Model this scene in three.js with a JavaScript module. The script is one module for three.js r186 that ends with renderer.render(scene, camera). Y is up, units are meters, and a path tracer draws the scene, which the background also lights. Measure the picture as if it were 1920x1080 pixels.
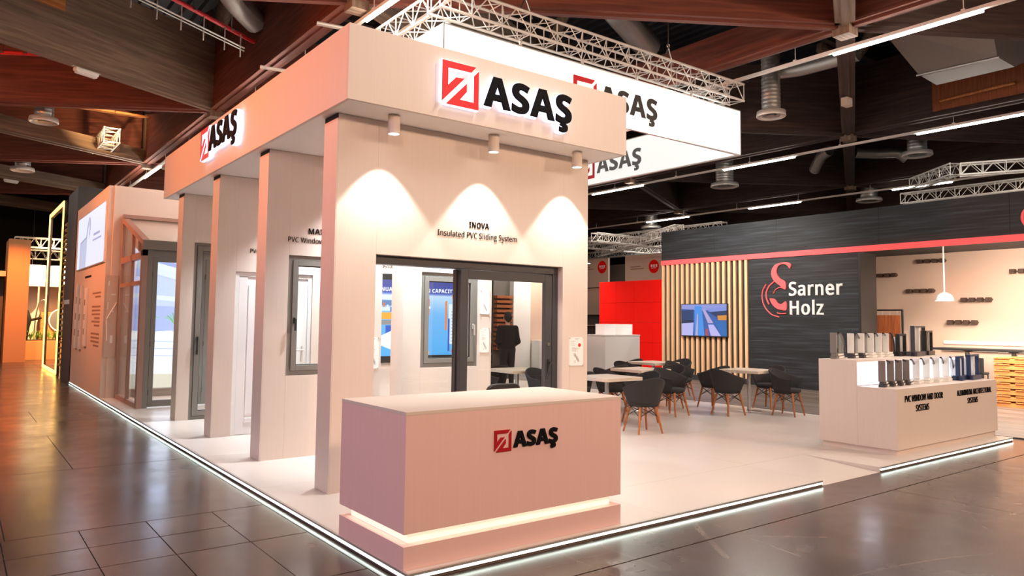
import * as THREE from 'three';
import { RoundedBoxGeometry } from 'three/addons/geometries/RoundedBoxGeometry.js';
import { mergeGeometries, mergeVertices } from 'three/addons/utils/BufferGeometryUtils.js';
import { MarchingCubes } from 'three/addons/objects/MarchingCubes.js';
import { FontLoader } from 'three/addons/loaders/FontLoader.js';
import { RectAreaLightUniformsLib } from 'three/addons/lights/RectAreaLightUniformsLib.js';

// ---------------------------------------------------------------- camera, exposure, main lights
// Ground plan: u runs right along the stand's front, v runs away from the viewer, y is up (x = u, z = -v).
const scene = new THREE.Scene();
scene.background = new THREE.Color(0x07070a);
const F = 1376.5, PX = 960.84, PY = 510.86;
const camera = new THREE.PerspectiveCamera(2 * Math.atan(540 / F) * 180 / Math.PI, 1920 / 1080, 0.05, 200);
camera.position.set(-2.5094, 1.7666, 4.4864);
camera.rotation.order = 'YXZ';
camera.rotation.set(0.0654, -0.65, 0.0114);
camera.setViewOffset(1920, 1080, 960 - PX, 540 - PY, 1920, 1080);
scene.add(camera);
const renderer = new THREE.WebGLRenderer({ antialias: true });
renderer.toneMapping = THREE.LinearToneMapping;
renderer.toneMappingExposure = 1.36;
renderer.shadowMap.enabled = true;
RectAreaLightUniformsLib.init();
const WARM = [1, 0.89, 0.79], STRIP_NITS = 120, STRIP_GLOW = 26;   // hall light strips
const DOWN_CD = 8.5;                                             // canopy downlights
const EDGE_NITS = 8;                                           // platform edge strips
const FILL_CD = 57, FILL_TINT = [1, 0.66, 0.45];                  // added unseen floodlights that brighten the front faces
const ORANGE_CD = 84;                                          // added unseen lamps for the orange light from the left

// ---------------------------------------------------------------- helpers
let seed = 7;
const rnd = () => { seed = (seed * 1664525 + 1013904223) >>> 0; return seed / 4294967296; };
const rr = (a, b) => a + (b - a) * rnd();
const V3 = (u, y, v) => new THREE.Vector3(u, y, -v);
const org = new WeakMap(), used = {};
const numbered = (n) => { const k = used[n] = (used[n] ?? -1) + 1; return k ? `${n}_${String(k).padStart(3, '0')}` : n; };
const C = (r, g, b) => new THREE.Color().setRGB(r, g, b);
const hex = (h) => new THREE.Color(h);

function finish(g, grain, keep) {           // plain triangles with position, normal and uv in metres
  g = g.index ? g.toNonIndexed() : g;
  for (const k of Object.keys(g.attributes)) if (!['position', 'normal', 'uv'].includes(k)) g.deleteAttribute(k);
  if (!g.attributes.normal) g.computeVertexNormals();
  if (keep && g.attributes.uv) return g;
  const p = g.attributes.position, uv = new Float32Array(p.count * 2), a = new THREE.Vector3(), b = new THREE.Vector3(), c = new THREE.Vector3();
  const gi = { u: 0, y: 1, v: 2 }[grain] ?? -1;
  for (let i = 0; i < p.count; i += 3) {
    a.fromBufferAttribute(p, i); b.fromBufferAttribute(p, i + 1).sub(a); c.fromBufferAttribute(p, i + 2).sub(a);
    const n = b.cross(c), q = [Math.abs(n.x), Math.abs(n.y), Math.abs(n.z)], m = q.indexOf(Math.max(...q));
    let ax = [0, 1, 2].filter((k) => k !== m);
    if (gi >= 0 && ax[1] === gi) ax = [ax[1], ax[0]];
    for (let k = 0; k < 3; k++) {
      uv[(i + k) * 2] = p.getComponent(i + k, ax[0]); uv[(i + k) * 2 + 1] = p.getComponent(i + k, ax[1]);
    }
  }
  g.setAttribute('uv', new THREE.BufferAttribute(uv, 2));
  return g;
}
function bx(u0, u1, y0, y1, v0, v1, r = 0) {
  const w = Math.abs(u1 - u0), h = Math.abs(y1 - y0), d = Math.abs(v1 - v0);
  const g = r ? new RoundedBoxGeometry(w, h, d, 1, Math.min(r, w / 2.1, h / 2.1, d / 2.1)) : new THREE.BoxGeometry(w, h, d);
  return g.translate((u0 + u1) / 2, (y0 + y1) / 2, -(v0 + v1) / 2);
}
function tube(pts, r, seg = 8, closed = false, n) {
  const curve = new THREE.CatmullRomCurve3(pts.map((p) => V3(...p)), closed, 'catmullrom', 0.3);
  return new THREE.TubeGeometry(curve, n ?? Math.max(2, (pts.length - 1) * 6), r, seg, closed);
}
function bar(a, b, r, seg = 6, r2 = r) {      // straight rod between two points
  const p = V3(...a), q = V3(...b), d = q.clone().sub(p), L = d.length();
  const g = new THREE.CylinderGeometry(r2, r, L, seg);
  g.applyQuaternion(new THREE.Quaternion().setFromUnitVectors(new THREE.Vector3(0, 1, 0), d.normalize()));
  return g.translate((p.x + q.x) / 2, (p.y + q.y) / 2, (p.z + q.z) / 2);
}
function plank(a, b, w, h, yb) {              // box lying along a->b in plan, bottom at yb
  const du = b[0] - a[0], dv = b[1] - a[1], L = Math.hypot(du, dv);
  const g = new THREE.BoxGeometry(L, h, w); finish(g, 'u'); 
  const gg = finish(g, 'u');
  gg.rotateY(Math.atan2(dv, du)); gg.translate((a[0] + b[0]) / 2, yb + h / 2, -(a[1] + b[1]) / 2);
  return gg;
}
function lathe(prof, u, y, v, seg = 20) { return new THREE.LatheGeometry(prof.map(([r, h]) => new THREE.Vector2(r, h)), seg).translate(u, y, -v); }
function disc(r, d, u, y, v, seg = 24) { return new THREE.CylinderGeometry(r, r, d, seg).translate(u, y, -v); }
const shp = (pts) => { const s = new THREE.Shape(); pts.forEach(([x, y], i) => (i ? s.lineTo(x, y) : s.moveTo(x, y))); s.closePath(); return s; };
const ext = (s, depth, bevel = 0, seg = 8) => new THREE.ExtrudeGeometry(s, { depth, bevelEnabled: bevel > 0, bevelThickness: bevel, bevelSize: bevel, bevelSegments: 1, curveSegments: seg });
function face(g, dir, u, y, v) {              // geometry drawn in x-y facing +z, put onto a wall: dir 'f' looks towards -v, 'l' looks towards -u
  if (dir === 'l') g.rotateY(-Math.PI / 2);
  return g.translate(u, y, -v);
}
function mesh(name, geoms, mat, o = {}) {
  const list = [].concat(geoms).map((g) => finish(g, o.grain, o.keep || g.userData.keep));
  const g = list.length > 1 ? mergeGeometries(list) : list[0];
  const m = new THREE.Mesh(g, mat); m.name = name; m.castShadow = m.receiveShadow = true;
  return m;
}
function part(name, geoms, mat, parent, o = {}) {
  const m = mesh(name, geoms, mat, o), c = org.get(parent) ?? [0, 0, 0];
  m.geometry.translate(-c[0], -c[1], c[2]);
  org.set(m, c); parent.add(m);
  if (o.label) m.userData.label = o.label;
  if (o.kind) m.userData.kind = o.kind;
  return m;
}
function tag(o, label, category, group, kind) {
  if (label) o.userData.label = label;
  if (category) o.userData.category = category;
  if (group) o.userData.group = group;
  if (kind) o.userData.kind = kind;
  return o;
}
function thing(name, label, category, [u, y, v] = [0, 0, 0], o = {}) {   // parts are given in stand coordinates, or about the base with local
  const g = new THREE.Group(); g.name = numbered(name); g.position.copy(V3(u, y, v)); g.rotation.y = o.turn ?? 0;
  org.set(g, o.local ? [0, 0, 0] : [u, y, v]); scene.add(g);
  return tag(g, label, category, o.group);
}
function solo(name, geoms, mat, label, category, o = {}) {
  const m = mesh(numbered(name), geoms, mat, o);
  m.geometry.computeBoundingBox();
  const b = m.geometry.boundingBox, c = [(b.min.x + b.max.x) / 2, b.min.y, (b.min.z + b.max.z) / 2];
  m.geometry.translate(-c[0], -c[1], -c[2]); m.position.set(...c); org.set(m, [c[0], c[1], -c[2]]); scene.add(m);
  return tag(m, label, category, o.group, o.kind);
}
function struct(name, geoms, mat, o = {}) { const m = solo(name, geoms, mat, null, null, { ...o, kind: 'structure' }); return m; }
function copy(t, [u, y, v], label, o = {}) {
  const c = t.clone(); c.name = numbered(t.name.replace(/_\d{3}$/, '')); c.position.copy(V3(u, y, v)); c.rotation.y = o.turn ?? 0;
  c.userData = { ...t.userData }; if (label) c.userData.label = label; if (o.group) c.userData.group = o.group;
  scene.add(c); return c;
}
function spot(u, y, v, tu, ty, tv, color, cd, angle, pen, parent) {
  const l = new THREE.SpotLight(color, cd, 0, angle, pen, 2); l.castShadow = true; l.shadow.radius = 2;
  l.position.copy(V3(u, y, v)); l.target.position.copy(V3(tu, ty, tv)); l.name = 'lamp_light'; l.target.name = 'lamp_aim';
  scene.add(l, l.target); return l;
}
function area(u, y, v, w, h, tu, ty, tv, color, nits) {
  const l = new THREE.RectAreaLight(color, nits, w, h); l.position.copy(V3(u, y, v)); l.lookAt(V3(tu, ty, tv)); l.name = 'panel_light'; scene.add(l); return l;
}

// ---------------------------------------------------------------- textures
const P = 256;
const lat = []; for (let i = 0; i < P * P; i++) lat.push(rnd());
const sm = (t) => t * t * (3 - 2 * t);
function vn(x, y, px, py) {                    // value noise repeating every px, py cells
  const xi = Math.floor(x), yi = Math.floor(y), fx = sm(x - xi), fy = sm(y - yi);
  const w = (a, n) => ((a % n) + n) % n, f = (a, b) => lat[(w(a, px) * 57 + w(b, py) * 131 * 7) % (P * P)];
  return (f(xi, yi) * (1 - fx) + f(xi + 1, yi) * fx) * (1 - fy) + (f(xi, yi + 1) * (1 - fx) + f(xi + 1, yi + 1) * fx) * fy;
}
function fbm(x, y, cx, cy, oct) { let s = 0, a = 0.5, t = 0; for (let o = 0; o < oct; o++) { s += a * vn(x * cx, y * cy, cx, cy); t += a; a *= 0.55; cx *= 2; cy *= 2; } return s / t; }
function tex(w, h, rep, fn, srgb = true) {
  const d = new Uint8Array(w * h * 4);
  for (let j = 0; j < h; j++) for (let i = 0; i < w; i++) {
    const c = fn(i / w, j / h), k = (j * w + i) * 4;
    d[k] = Math.max(0, Math.min(255, c[0])); d[k + 1] = Math.max(0, Math.min(255, c[1])); d[k + 2] = Math.max(0, Math.min(255, c[2])); d[k + 3] = 255;
  }
  const t = new THREE.DataTexture(d, w, h); t.wrapS = t.wrapT = THREE.RepeatWrapping; t.magFilter = THREE.LinearFilter; t.minFilter = THREE.LinearMipmapLinearFilter; t.generateMipmaps = true;
  if (srgb) t.colorSpace = THREE.SRGBColorSpace;
  t.repeat.set(1 / rep[0], 1 / rep[1]); t.needsUpdate = true; return t;
}
const mix = (a, b, t) => a.map((x, i) => x + (b[i] - x) * t);
const wood = (dark, light, rep, cx = 3, cy = 40) => tex(512, 512, rep, (x, y) => {
  const g = fbm(x, y, cx, cy, 4), b = fbm(x + 0.37, y, 2, 6, 3), k = Math.max(0, Math.min(1, (g - 0.28) * 1.7 + (b - 0.5) * 0.6));
  return mix(dark, light, k);
});
const grey = (rep, cx, cy, lo, hi, o = 4) => tex(512, 512, rep, (x, y) => { const k = lo + (hi - lo) * fbm(x, y, cx, cy, o); return [k, k, k]; }, false);
const scr = []; for (let i = 0; i < 46; i++) scr.push([rnd(), rnd(), rr(0, 6.28), rr(0.05, 0.3), rr(-3, 3), rr(0.0006, 0.0022), rr(8, 34)]);
const floorArr = new Float32Array(1024 * 1024);
for (const [x0, y0, a0, L, k, w, s] of scr) {
  let x = x0, y = y0, a = a0; const n = Math.round(L * 1400);
  for (let i = 0; i < n; i++) {
    x += Math.cos(a) / 1400; y += Math.sin(a) / 1400; a += k / 1400;
    const r = Math.ceil(w * 1024);
    for (let dy = -r; dy <= r; dy++) for (let dx = -r; dx <= r; dx++) {
      const X = ((Math.round(x * 1024) + dx) % 1024 + 1024) % 1024, Y = ((Math.round(y * 1024) + dy) % 1024 + 1024) % 1024;
      floorArr[Y * 1024 + X] = Math.max(floorArr[Y * 1024 + X], s * (0.4 + 0.6 * lat[(X * 7 + Y * 13) % 65536]));
    }
  }
}
const floorTex = tex(1024, 1024, [6, 6], (x, y) => {
  const a = fbm(x, y, 4, 4, 5), b = fbm(x + 0.2, y + 0.6, 24, 24, 3), s = floorArr[Math.floor(y * 1024) * 1024 + Math.floor(x * 1024)];
  const k = 0.55 + 0.75 * a + 0.25 * (b - 0.5);
  return [126 * k + s * 1.5, 112 * k + s * 1.5, 104 * k + s * 1.5];
});
const floorPlain = tex(1024, 1024, [6, 6], (x, y) => { const a = fbm(x, y, 4, 4, 5), b = fbm(x + 0.2, y + 0.6, 24, 24, 3), k = 0.55 + 0.75 * a + 0.25 * (b - 0.5); return [128 * k, 112 * k, 104 * k]; });
const floorRough = tex(512, 512, [6, 6], (x, y) => { const k = 55 + 95 * fbm(x + 0.5, y, 5, 5, 5) + 20 * (fbm(x, y, 40, 40, 2) - 0.5); return [0, k, 0]; }, false);
const floorBump = grey([1.5, 1.5], 10, 10, 90, 160, 5);
const canvasTex = (w, h, draw) => { const c = document.createElement('canvas'); c.width = w; c.height = h; const g = c.getContext('2d'); draw(g, w, h); const t = new THREE.CanvasTexture(c); t.colorSpace = THREE.SRGBColorSpace; return t; };

// ---------------------------------------------------------------- materials
const S = (o) => new THREE.MeshStandardMaterial(o);
const glow = (r, g, b, k) => S({ color: C(0.8, 0.8, 0.8), emissive: C(r, g, b), emissiveIntensity: k, roughness: 0.6 });
const streak = tex(256, 256, [0.9, 0.35], (x, y) => { const k = 250 + 2.5 * (fbm(x, y, 2, 30, 3) - 0.5) * 2; return [k, k - 1, k - 2]; });
const streakV = streak.clone(); streakV.repeat.set(1 / 0.9, 1 / 0.35); streakV.needsUpdate = true;
const M = {
  panel: S({ color: C(0.72, 0.62, 0.555), roughness: 0.55, map: streakV }),
  counter: S({ color: C(0.84, 0.57, 0.55), roughness: 0.5, map: streakV }),
  soffit: S({ color: C(0.90, 0.86, 0.82), roughness: 0.6 }),
  deck: S({ color: C(0.70, 0.63, 0.585), roughness: 0.32, map: streak }),
  recess: S({ color: C(0.03, 0.025, 0.022), roughness: 0.8 }),
  anthracite: S({ color: C(0.045, 0.045, 0.05), roughness: 0.42 }),
  bronze: S({ color: C(0.20, 0.155, 0.135), roughness: 0.45 }),
  taupe: S({ color: C(0.19, 0.175, 0.155), roughness: 0.5 }),
  brownframe: S({ color: C(0.33, 0.20, 0.16), roughness: 0.5 }),
  pvc: S({ color: C(0.82, 0.82, 0.82), roughness: 0.35 }),
  steel: S({ color: C(0.62, 0.62, 0.62), roughness: 0.28, metalness: 1 }),
  alu: S({ color: C(0.72, 0.71, 0.69), roughness: 0.38, metalness: 0.85 }),
  truss: S({ color: C(0.80, 0.77, 0.73), roughness: 0.4, metalness: 0.35 }),
  duct: S({ color: C(0.55, 0.55, 0.53), roughness: 0.42, metalness: 0.8 }),
  black: S({ color: C(0.012, 0.012, 0.013), roughness: 0.45 }),
  ink: new THREE.MeshPhysicalMaterial({ color: C(0.006, 0.006, 0.008), roughness: 0.8, specularIntensity: 0.25 }),
  white: S({ color: C(0.82, 0.81, 0.79), roughness: 0.5 }),
  paper: S({ color: C(0.86, 0.85, 0.83), roughness: 0.7 }),
  red: S({ color: C(0.72, 0.004, 0.012), roughness: 0.4 }),
  darkred: S({ color: C(0.42, 0.004, 0.014), roughness: 0.4 }),
  redwall: new THREE.MeshPhysicalMaterial({ color: C(0.92, 0.008, 0.004), roughness: 0.75, specularIntensity: 0.25 }),
  redpipe: S({ color: C(0.62, 0.02, 0.03), roughness: 0.35 }),
  pane: new THREE.MeshPhysicalMaterial({ color: C(0.97, 0.99, 0.98), transmission: 1, thickness: 0, roughness: 0.0, ior: 1.5 }),
  fabric: S({ color: C(0.026, 0.025, 0.027), roughness: 0.92, bumpMap: grey([0.05, 0.05], 16, 16, 60, 200, 2), bumpScale: 0.0012 }),
  fabricpale: S({ color: C(0.22, 0.23, 0.25), roughness: 0.9 }),
  leg: S({ map: wood([150, 84, 42], [206, 138, 84], [0.5, 0.12]), roughness: 0.5 }),
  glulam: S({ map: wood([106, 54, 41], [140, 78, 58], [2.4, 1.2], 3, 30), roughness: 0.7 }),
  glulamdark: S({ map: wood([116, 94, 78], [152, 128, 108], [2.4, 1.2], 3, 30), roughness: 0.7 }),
  glulamshade: S({ map: wood([60, 44, 40], [86, 66, 59], [2.4, 1.2], 3, 30), roughness: 0.7 }),  // same timber, darkened in its colour where less light falls
  orangelit: S({ color: C(0.60, 0.27, 0.11), roughness: 0.6 }),  // orange light on the far wall and planter put into the colour
  bargrey: S({ color: C(0.50, 0.50, 0.49), roughness: 0.5 }),
  umber: S({ color: C(0.075, 0.042, 0.03), roughness: 0.6 }),
  ply: S({ map: wood([168, 98, 44], [214, 146, 84], [1.6, 0.8]), roughness: 0.6 }),
  slat: S({ map: wood([214, 172, 130], [244, 210, 172], [1.5, 0.25]), roughness: 0.6 }),
  board: S({ map: wood([128, 66, 32], [176, 104, 60], [1.2, 0.4]), roughness: 0.55 }),
  charcoal: S({ map: wood([14, 17, 21], [52, 58, 66], [2.6, 0.9], 3, 26), roughness: 0.6 }),
  charcoalplain: S({ map: wood([40, 43, 48], [54, 57, 62], [2.6, 0.9], 3, 20), roughness: 0.6 }),
  greywood: S({ map: wood([74, 66, 62], [136, 122, 112], [3.4, 0.8], 3, 14), roughness: 0.45 }),
  tabletop: S({ map: wood([206, 190, 172], [226, 212, 196], [0.9, 0.5]), roughness: 0.45 }),
  roof: S({ color: C(0.007, 0.010, 0.018), roughness: 0.65 }),
  hallwall: S({ color: C(0.045, 0.032, 0.028), roughness: 0.9 }),
  beige: S({ color: C(0.66, 0.50, 0.40), roughness: 0.6 }),
  greywall: S({ color: C(0.12, 0.105, 0.10), roughness: 0.55 }),
  leaf: S({ color: C(0.16, 0.30, 0.05), roughness: 0.6 }),
  soil: S({ color: C(0.04, 0.025, 0.018), roughness: 0.95 }),
  lamp: glow(1, 0.93, 0.84, STRIP_GLOW), downglow: glow(1, 0.95, 0.88, 7), edge: glow(0.93, 1, 0.95, 1.6), groove: glow(1, 0.92, 0.64, 0.5),
  halo: glow(0.72, 0.76, 1, 1.25), yellow: glow(1, 0.56, 0.10, 3), salmon: S({ color: C(0.75, 0.09, 0.095), emissive: C(0.9, 0.10, 0.11), emissiveIntensity: 0.28, roughness: 0.5 }), lightbox: glow(0.70, 0.78, 1, 0.9),
  banner: glow(0.93, 1, 0.96, 0.48), orangeglow: glow(1, 0.42, 0.12, 8), greyled: S({ color: C(0.9, 0.88, 0.84), roughness: 0.5 }),
  mural: null,
};
const font = await new FontLoader().loadAsync('fonts/droid/droid_sans_bold.typeface.json');
const fontR = await new FontLoader().loadAsync('fonts/droid/droid_sans_regular.typeface.json');
const adv = (f, ch, size) => (f.data.glyphs[ch]?.ha ?? 500) * size / f.data.resolution;
function words(str, size, depth, f = fontR, sx = 1, bevel = 0, anchor = 0) {   // one geometry in x-y, baseline at 0; anchor 0 left, .5 centre
  size *= 0.72; let w = 0; for (const ch of str) w += adv(f, ch, size);
  const g = ext(f.generateShapes(str, size), depth, bevel, 4);
  g.scale(sx, 1, 1); return g.translate(-w * sx * anchor, 0, 0);
}

// ---------------------------------------------------------------- hall shell
{
  const r = 0.0;
  const fl = struct('floor', [bx(-16, 46, -0.2, -0.014, -14, 46)], M.recess);
  const tones = [1, 0.93, 1.06].map((k) => S({ color: C(k * 0.48, k * 0.44, k * 0.435), map: floorTex, roughnessMap: floorRough, roughness: 0.62, metalness: 0, bumpMap: floorBump, bumpScale: 0.0012 }));
  const plain = tones.map((m) => { const q = m.clone(); q.map = floorPlain; return q; });
  const slab = (u0, u1, v0, v1, k = 0) => part('slab', bx(u0 + 0.004, u1 - 0.004, -0.014, k, v0 + 0.008, v1 - 0.008), (u1 < 0.1 ? plain : tones)[Math.floor(rnd() * 3)], fl);
  // left aisle: narrow slabs in rows with recessed joints
  const rows = [-6, -4.9, -3.8, -2.73, -1.65, -0.6, 0.37, 1.467, 2.57, 5.4, 8.33, 10, 11.7, 13.4, 15.1, 18, 21, 25, 30];
  for (let i = 0; i + 1 < rows.length; i++) {
    const v0 = rows[i], v1 = rows[i + 1], fine = i < 8;
    let u = -6.4;
    const cuts = fine ? [-5.9, -5.37, -4.3, -3.76, -2.67, -2.13, -1.6, -1.095, -0.55, -0.08] : i === 9 || i === 11 ? [-4.6, -3.0, -1.32, -0.08] : [-4.2, -2.1, -0.08];
    for (const c of cuts) {
      if (fine && ((i === 7 && c <= -0.55 && c > -2.6) || (rnd() < 0.3 && c < -0.4))) { const m = v0 + (v1 - v0) * 0.5; slab(u, c, v0, m, rr(-0.001, 0.0008)); slab(u, c, m, v1, rr(-0.001, 0.0008)); }
      else slab(u, c, v0, v1, rr(-0.001, 0.0008));
      u = c;
    }
  }
  const us = [-16, -11.2, -6.4], vs = [-14, -6, 0.4, 6, 12, 18, 24, 30];
  for (let i = 0; i < 2; i++) for (let j = 0; j < 7; j++) slab(us[i], us[i + 1], vs[j], vs[j + 1]);
  const u2 = [-0.08, 6.6, 13, 19.5, 26, 33, 46], v2 = [-0.6, 6, 12, 18, 24, 30];
  for (const [a, b, c, d] of [[-6.4, -0.08, -14, -6], [-0.08, 7, -14, -6], [7, 14, -14, -6], [14, 21, -14, -6], [21, 46, -14, -6], [-0.08, 5.6, -6, -0.6], [5.6, 11, -6, -0.6], [11, 16, -6, -0.6], [16, 22, -6, -0.6], [22, 46, -6, -0.6], [-16, 46, 30, 46]]) slab(a, b, c, d);
  for (let i = 0; i < 6; i++) for (let j = 0; j < 5; j++) slab(u2[i], u2[i + 1], v2[j], v2[j + 1]);

  struct('wall_front', bx(-16.3, 46.3, -0.2, 10.2, -14.3, -14), M.hallwall);
  struct('wall_back', bx(-16.3, 46.3, -0.2, 10.2, 46, 46.3), M.hallwall);
  struct('wall_left', bx(-16.3, -16, -0.2, 10.2, -14, 46), M.hallwall);
  struct('wall_right', bx(46, 46.3, -0.2, 10.2, -14, 46), M.hallwall);
  // corrugated deck
  const s = new THREE.Shape(), pitch = 0.34; let x = -16; s.moveTo(x, 0);
  while (x < 46) { s.lineTo(x + 0.13, 0); s.lineTo(x + 0.17, 0.1); s.lineTo(x + 0.30, 0.1); s.lineTo(x + pitch, 0); x += pitch; }
  s.lineTo(46.3, 0.3); s.lineTo(-16, 0.3); s.closePath();
  const g = ext(s, 60.6); g.translate(0, 9.9, -46.3);
  struct('ceiling', g, M.roof);
  for (const v of [-8, -1, 6, 13, 20, 27, 34, 41]) struct('roof_beam', bx(-16, 46, 9.5, 9.9, v - 0.09, v + 0.09), M.hallwall);

  // timber lattice girders between nodes, struts at the nodes
  const node = (k, j) => [2.46 + 7.08 * k, 6.3 + 8.1 * j + (Math.abs(k) % 2 ? -4.05 : 0) - 0.32 * k];
  const Y0 = 6.85;
  const girder = (a, b, m, H) => {
    const du = b[0] - a[0], dv = b[1] - a[1], L = Math.hypot(du, dv), e = 0.17 / L;
    const p = [a[0] + du * e, a[1] + dv * e], q = [b[0] - du * e, b[1] - dv * e];
    const gs = [plank(p, q, 0.20, H - 0.09, Y0 + 0.09), plank(p, q, 0.32, 0.05, Y0 + 0.04), plank(p, q, 0.10, 0.04, Y0)];
    struct('roof_beam', gs, m, { keep: true });
  };
  for (let k = -2; k < 5; k++) for (let j = -2; j < 5; j++) {
    const a = node(k, j), odd = Math.abs(k) % 2, ok = (b) => Math.min(a[1], b[1]) > -11 && Math.max(a[1], b[1]) < 40;
    for (const jj of odd ? [j - 1, j] : [j, j + 1]) {
      const b = node(k + 1, jj);
      if (ok(b)) girder(a, b, (b[1] > a[1]) ? (k > 0 ? M.glulamshade : M.glulamdark) : k > 0 ? M.glulamshade : M.glulam, k === -1 && b[1] > a[1] && b[1] > 20 ? 0.5 : 1.85);  // right-hand rows take the darker copy as painted shade
    }
    if (ok(node(k, j + 1))) girder(a, node(k, j + 1), k > 1 ? M.glulamshade : M.glulam, k === 1 ? 0.7 : 1.85);
    if (a[1] > -9 && a[1] < 38) {
      const st = [bx(a[0] - 0.15, a[0] + 0.15, Y0 - 0.12, Y0 + 1.86, a[1] - 0.15, a[1] + 0.15)];
      for (const d of [-1, 1]) st.push(bar([a[0], Y0 + 1.8, a[1]], [a[0], 9.6, a[1] + d * 0.75], 0.13, 4, 0.2));
      struct('roof_post', st, M.glulamdark, { grain: 'y' }).userData.label = 'timber strut where roof girders cross';
    }
  }
}

// ---------------------------------------------------------------- hall light strips (rails with lit and unlit lengths)
const strips = [
  [2.62, [[6.3, 3.8], [12.1, 9.6], [17.9, 15.4], [23.7, 21.2], [29.5, 27], [0.5, -2]], 'light strip rail above the left aisle and canopy'],
  [9.9, [[2.35, -0.08], [8.2, 5.8], [14, 11.6], [-3.4, -5.8]], 'light strip rail nearest on the right, above the seating area'],
  [16.8, [[15.9, 13.3], [9.86, 7.37], [3.97, 1.55], [-1.8, -4.2]], 'light strip rail above the dark neighbouring fascia'],
  [24.2, [[19.87, 17.3], [14.1, 11.7], [8.1, 6.1], [2.3, 0]], 'farthest light strip rail on the right, beyond the dark fascia'],
  [-4.4, [[0.5, -2], [6.3, 3.8], [12.1, 9.6], [17.9, 15.4], [23.7, 21.2], [29.5, 27], [-5.3, -7.8]], 'light strip rail over the left edge of the aisle'],
  [-11, [[3, 0.5], [11, 8.5]], 'light strip rail beside the left hall wall'],
];
strips.forEach(([u, segs, label], i) => {
  const lo = i === 1 ? -9 : -9, hi = i < 2 || i > 3 ? 30 : 24;
  const t = thing('light_strip', label, 'light', [u, 6.62, (lo + hi) / 2]);
  part('rail', bx(u - 0.035, u + 0.035, 6.64, 6.70, lo, hi), M.greyled, t);
  for (let v = lo + 0.5; v < hi; v += 2.9) part('hanger', [bar([u, 6.72, v], [u, 6.98, v], 0.008), bx(u - 0.03, u + 0.03, 6.695, 6.73, v - 0.03, v + 0.03)], M.greyled, t);
  const conduit = part('conduit', bar([u - 0.07, 6.95, lo], [u - 0.07, 6.95, hi], 0.022, 6), M.bronze, t);
  for (const [a, b] of segs) {
    part('lit_tube', bx(u - 0.032, u + 0.032, 6.595, 6.64, b, a, 0.012), M.lamp, t);
    area(u, 6.58, (a + b) / 2, 0.09, a - b, u, 0, (a + b) / 2, C(...WARM), STRIP_NITS * (u < -1 ? 0.5 : u > 9 && u < 10 ? 1.5 : 1));
  }
});

// ---------------------------------------------------------------- exhibition platform
const W = [2.366, 4.387, 6.467, 8.548], T = 0.333, YP = 0.06, UC = 0.487, YB = 3.834;
{
  const t = thing('exhibition_platform', 'low pale platform of laminate panels carrying the big open stand', 'platform', [5.3, 0, 9]);
  part('base', [bx(0.05, 5.1, 0, 0.04, 0.0, 0.95), bx(6.5, 10.5, 0, 0.04, 0, 0.95), bx(0.05, 10.5, 0, 0.04, 0.95, 17.85)], M.recess, t);
  const P1 = [0.012, 5.15], rows = [0.95, 3.0, 5.05, 7.1, 9.15, 11.2, 13.3, 15.5, 17.88], cols = [0.012, 2.62, 5.22, 7.9, 10.548];
  const pan = (a, b, c, d) => part('panel', bx(a + 0.0015, b - 0.0015, 0.04, 0.06, c + 0.0015, d - 0.0015), M.deck, t, { grain: 'u' });
  pan(P1[0], 2.62, -0.048, 0.95); pan(2.62, P1[1], -0.048, 0.95); pan(6.44, 8.5, -0.048, 0.95); pan(8.5, 10.548, -0.048, 0.95);
  for (let i = 0; i < 8; i++) for (let j = 0; j < 4; j++) pan(cols[j], cols[j + 1], rows[i], rows[i + 1]);
  // sloping entrance ramp cut into the front edge
  const rp = shp([[0, 0], [1.0, 0], [1.0, 0.06], [0, 0.002]]);
  const g = ext(rp, 1.27); g.rotateY(Math.PI / 2); g.translate(5.16, 0, 0.052);
  part('ramp', g, M.deck, t);
  part('ramp_cheek', bx(6.432, 6.44, 0.0, 0.06, -0.05, 0.95), M.deck, t); part('ramp_cheek', bx(5.15, 5.158, 0, 0.06, -0.05, 0.95), M.deck, t);
  const edge = (a, b, front) => {
    const f = (u0, u1, y0, y1, o0, o1) => (front ? bx(a, b, y0, y1, -0.05 - o1, -0.05 - o0) : bx(0.01 - o1, 0.01 - o0, y0, y1, a, b));
    part('edge_trim', [f(0, 0, 0.046, 0.060, 0, 0.016), f(0, 0, 0.040, 0.046, 0, 0.010), f(0, 0, 0.020, 0.024, 0, 0.02)], M.alu, t);
    part('light_line', f(0, 0, 0.0245, 0.040, 0, 0.009), M.edge, t);
    part('edge_base', f(0, 0, 0, 0.020, -0.01, 0.004), M.bronze, t);
    const m = (a + b) / 2, L = b - a;
    if (front) area(m, 0.030, -0.068, L, 0.012, m, -0.01, -0.16, C(0.80, 1, 0.88), EDGE_NITS); else area(-0.008, 0.030, m, L, 0.012, -0.10, -0.01, m, C(0.80, 1, 0.88), EDGE_NITS);
  };
  edge(0.0, 5.15, true); edge(6.44, 10.56, true); edge(-0.05, 17.9, false);
}

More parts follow.
